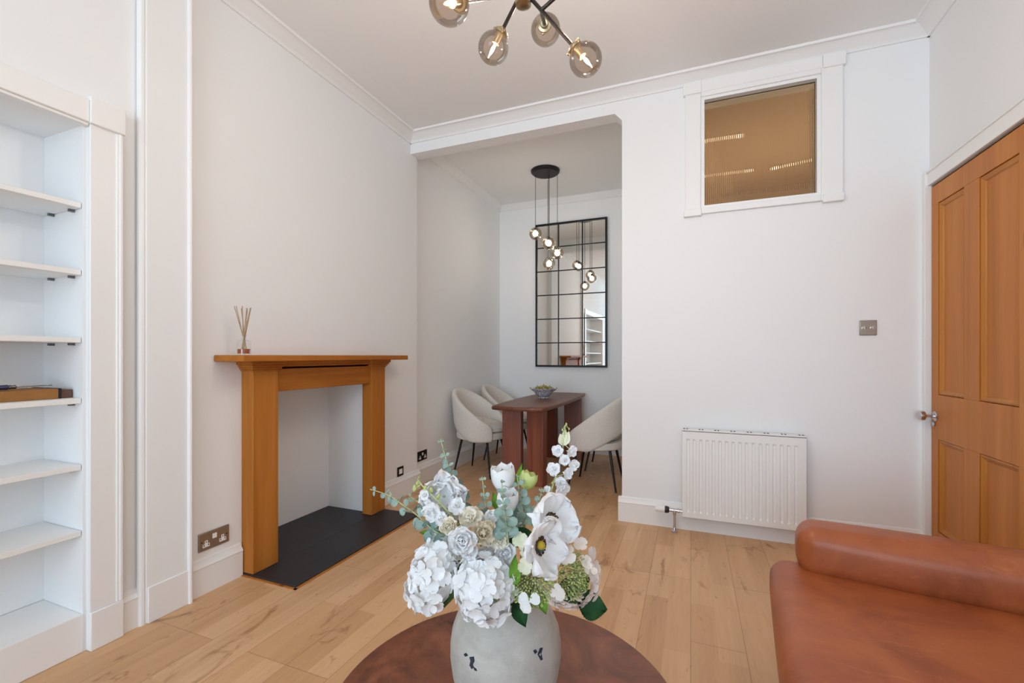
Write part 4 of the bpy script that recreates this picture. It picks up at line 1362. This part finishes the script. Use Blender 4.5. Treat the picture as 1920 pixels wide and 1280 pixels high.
spike('delphinium', 'tall white flower spike at the upper right of the bouquet', [(1022, 985), (1030, 935), (1042, 893), (1052, 860), (1056, 830), (1060, 796)], .93,
      [(1045, 846, 11, -.01), (1071, 845, 12, .005), (1058, 862, 11, -.012), (1074, 871, 12, 0), (1038, 880, 13, -.01), (1063, 888, 11, .0), (1050, 903, 12, -.01), (1054, 915, 14, -.01), (1026, 917, 7, 0)],
      [(1062, 795, 3), (1055, 806, 3), (1067, 804, 2.5), (1036, 905, 3)], 'white_petal', 61,
      [((1056, 834), (1050, 812), .017), ((1056, 834), (1067, 808), .018), ((1056, 830), (1060, 802), .012)])
spike('stock_stem', 'white stock stem with green buds leaning to the upper left', [(868, 1000), (850, 972), (828, 946), (806, 924), (790, 908), (783, 897)], .875,
      [(797, 927, 11, 0), (812, 957, 20, .0), (830, 972, 15, -.01), (855, 949, 17, .01), (806, 946, 12, .01)],
      [(783, 905, 5), (778, 914, 6), (786, 894, 3), (809, 918, 5), (822, 930, 5), (797, 915, 5), (776, 918, 4)], 'white_petal', 62)


# eucalyptus
def euc(label, path, d0, d1, l0, l1, n_pairs, seed):
    rg = random.Random(seed); t = flower('eucalyptus_sprig', label, 'foliage', 'eucalyptus sprigs in the bouquet')
    k_ = len(path)
    pts = [at(u, v, d0 + (d1 - d0) * i / (k_ - 1)) for i, (u, v) in enumerate(path)]
    full = smooth(pts, 8)
    st_ = smooth(stem_path(pts[0])[:3] + [pts[0]], 4)
    MB().tube(st_ + full[1:], .0016, 6, .0008).build('stem', M['stempale'], t)
    m_ = MB(); n_ = len(full)
    for i in range(n_pairs):
        f_ = (i + .3) / n_pairs
        p = full[min(n_ - 1, int(f_ * (n_ - 1)))]; q = full[min(n_ - 1, int(f_ * (n_ - 1)) + 1)]
        tg_ = (q - p); tg_ = tg_.normalized() if tg_.length > 1e-6 else UP
        sz = (l0 + (l1 - l0) * f_) * 1.0 * S1
        e = tg_.cross(TOCAM).normalized(); g = tg_.cross(e)
        a0 = (i % 2) * 1.25 + rg.uniform(-.3, .3)
        for s_ in (0, PI):
            dirn = (e * math.cos(a0 + s_) + g * math.sin(a0 + s_) + tg_ * rg.uniform(.25, .7)).normalized()
            L = sz * rg.uniform(.85, 1.15)
            nn = (tg_ * .7 + V((rg.uniform(-.3, .3), rg.uniform(-.3, .3), rg.uniform(-.3, .3))) + TOCAM * 1.0).normalized()
            sdv = dirn.cross(nn)
            if sdv.length < .1:
                nn = TOCAM; sdv = dirn.cross(nn)
            sdv.normalize(); n3 = sdv.cross(dirn)
            def fn(a, tt):
                ss = a * 2 - 1
                hw = L * .46 * pwidth(tt, .55)
                return p + dirn * (L * (.1 + tt)) + sdv * (hw * ss) + n3 * (.12 * L * ss * ss)
            m_.grid(fn, 4, 6)
    m_.build('leaves', M['euc'], t, angle=180)
    return t


euc('long eucalyptus sprig reaching left across the hearth', [(850, 1010), (815, 995), (785, 968), (755, 946), (728, 928), (694, 917)], .86, .97, 26, 8, 11, 71)
euc('short eucalyptus sprig behind the long left one', [(840, 985), (810, 962), (785, 942), (765, 927)], .9, .98, 22, 7, 7, 72)
euc('tallest eucalyptus sprig rising at the upper left', [(862, 965), (856, 925), (846, 890), (836, 860), (826, 822)], .93, 1.02, 24, 6, 13, 73)
euc('thin upright eucalyptus sprig left of the white tulips', [(910, 985), (911, 960), (908, 930), (904, 893)], .9, .93, 16, 5, 9, 74)
euc('eucalyptus sprig in front of the white tulips', [(952, 1005), (948, 975), (943, 940), (941, 898)], .83, .86, 22, 6, 10, 75)
euc('eucalyptus sprig beside the yellow green tulip bud', [(985, 985), (980, 955), (974, 925), (969, 888)], .89, .93, 22, 8, 10, 76)
euc('stubby eucalyptus sprig left of the higher poppy', [(1008, 985), (1008, 955), (1012, 935), (1016, 915)], .9, .92, 14, 6, 7, 77)
euc('tiny eucalyptus tip showing right of the higher poppy', [(1050, 1010), (1062, 995), (1072, 982), (1082, 974)], .93, .97, 16, 7, 6, 78)
euc('low eucalyptus sprig under the long left one', [(860, 1005), (838, 1003), (818, 990), (800, 978)], .87, .9, 24, 12, 6, 79)

# ------------------------------------------------------------------ light
wd = bpy.data.worlds.new('world'); SC.world = wd; wd.use_nodes = True
bg = wd.node_tree.nodes['Background']; bg.inputs['Color'].default_value = (.86, .93, 1, 1); bg.inputs['Strength'].default_value = 1.2


def area(name, loc, rot, sx, sy, power, col):
    l = bpy.data.lights.new(name, 'AREA'); l.shape = 'RECTANGLE'; l.size = sx; l.size_y = sy; l.energy = power; l.color = col
    o = bpy.data.objects.new(name, l); COL.objects.link(o); o.location = loc; o.rotation_euler = rot
    return o


area('daylight', (-.5, YF - .28, 1.5), (PI / 2, 0, 0), 2.5, 2.5, 152, (.67, .905, 1.13))


def point(name, loc, power, col, rad=.03):
    l = bpy.data.lights.new(name, 'POINT'); l.energy = power; l.color = col; l.shadow_soft_size = rad
    o = bpy.data.objects.new(name, l); COL.objects.link(o); o.location = loc
    return o


WARM = (1.0, .80, .58)
point('hall_fill', (.75, 4.5, 1.9), 20, (1.0, .84, .64), .05)  # unseen fill light, added to brighten the hall behind the fanlight

SC.view_settings.view_transform = 'Standard'; SC.view_settings.look = 'None'; SC.view_settings.gamma = 1
SC.view_settings.use_curve_mapping = False
SC.view_settings.exposure = 0.0
cy = SC.cycles
cy.max_bounces = 14; cy.diffuse_bounces = 7; cy.glossy_bounces = 6; cy.transmission_bounces = 10; cy.transparent_max_bounces = 16
cy.caustics_reflective = False; cy.caustics_refractive = False
cy.use_denoising = True
cy.sample_clamp_indirect = 6
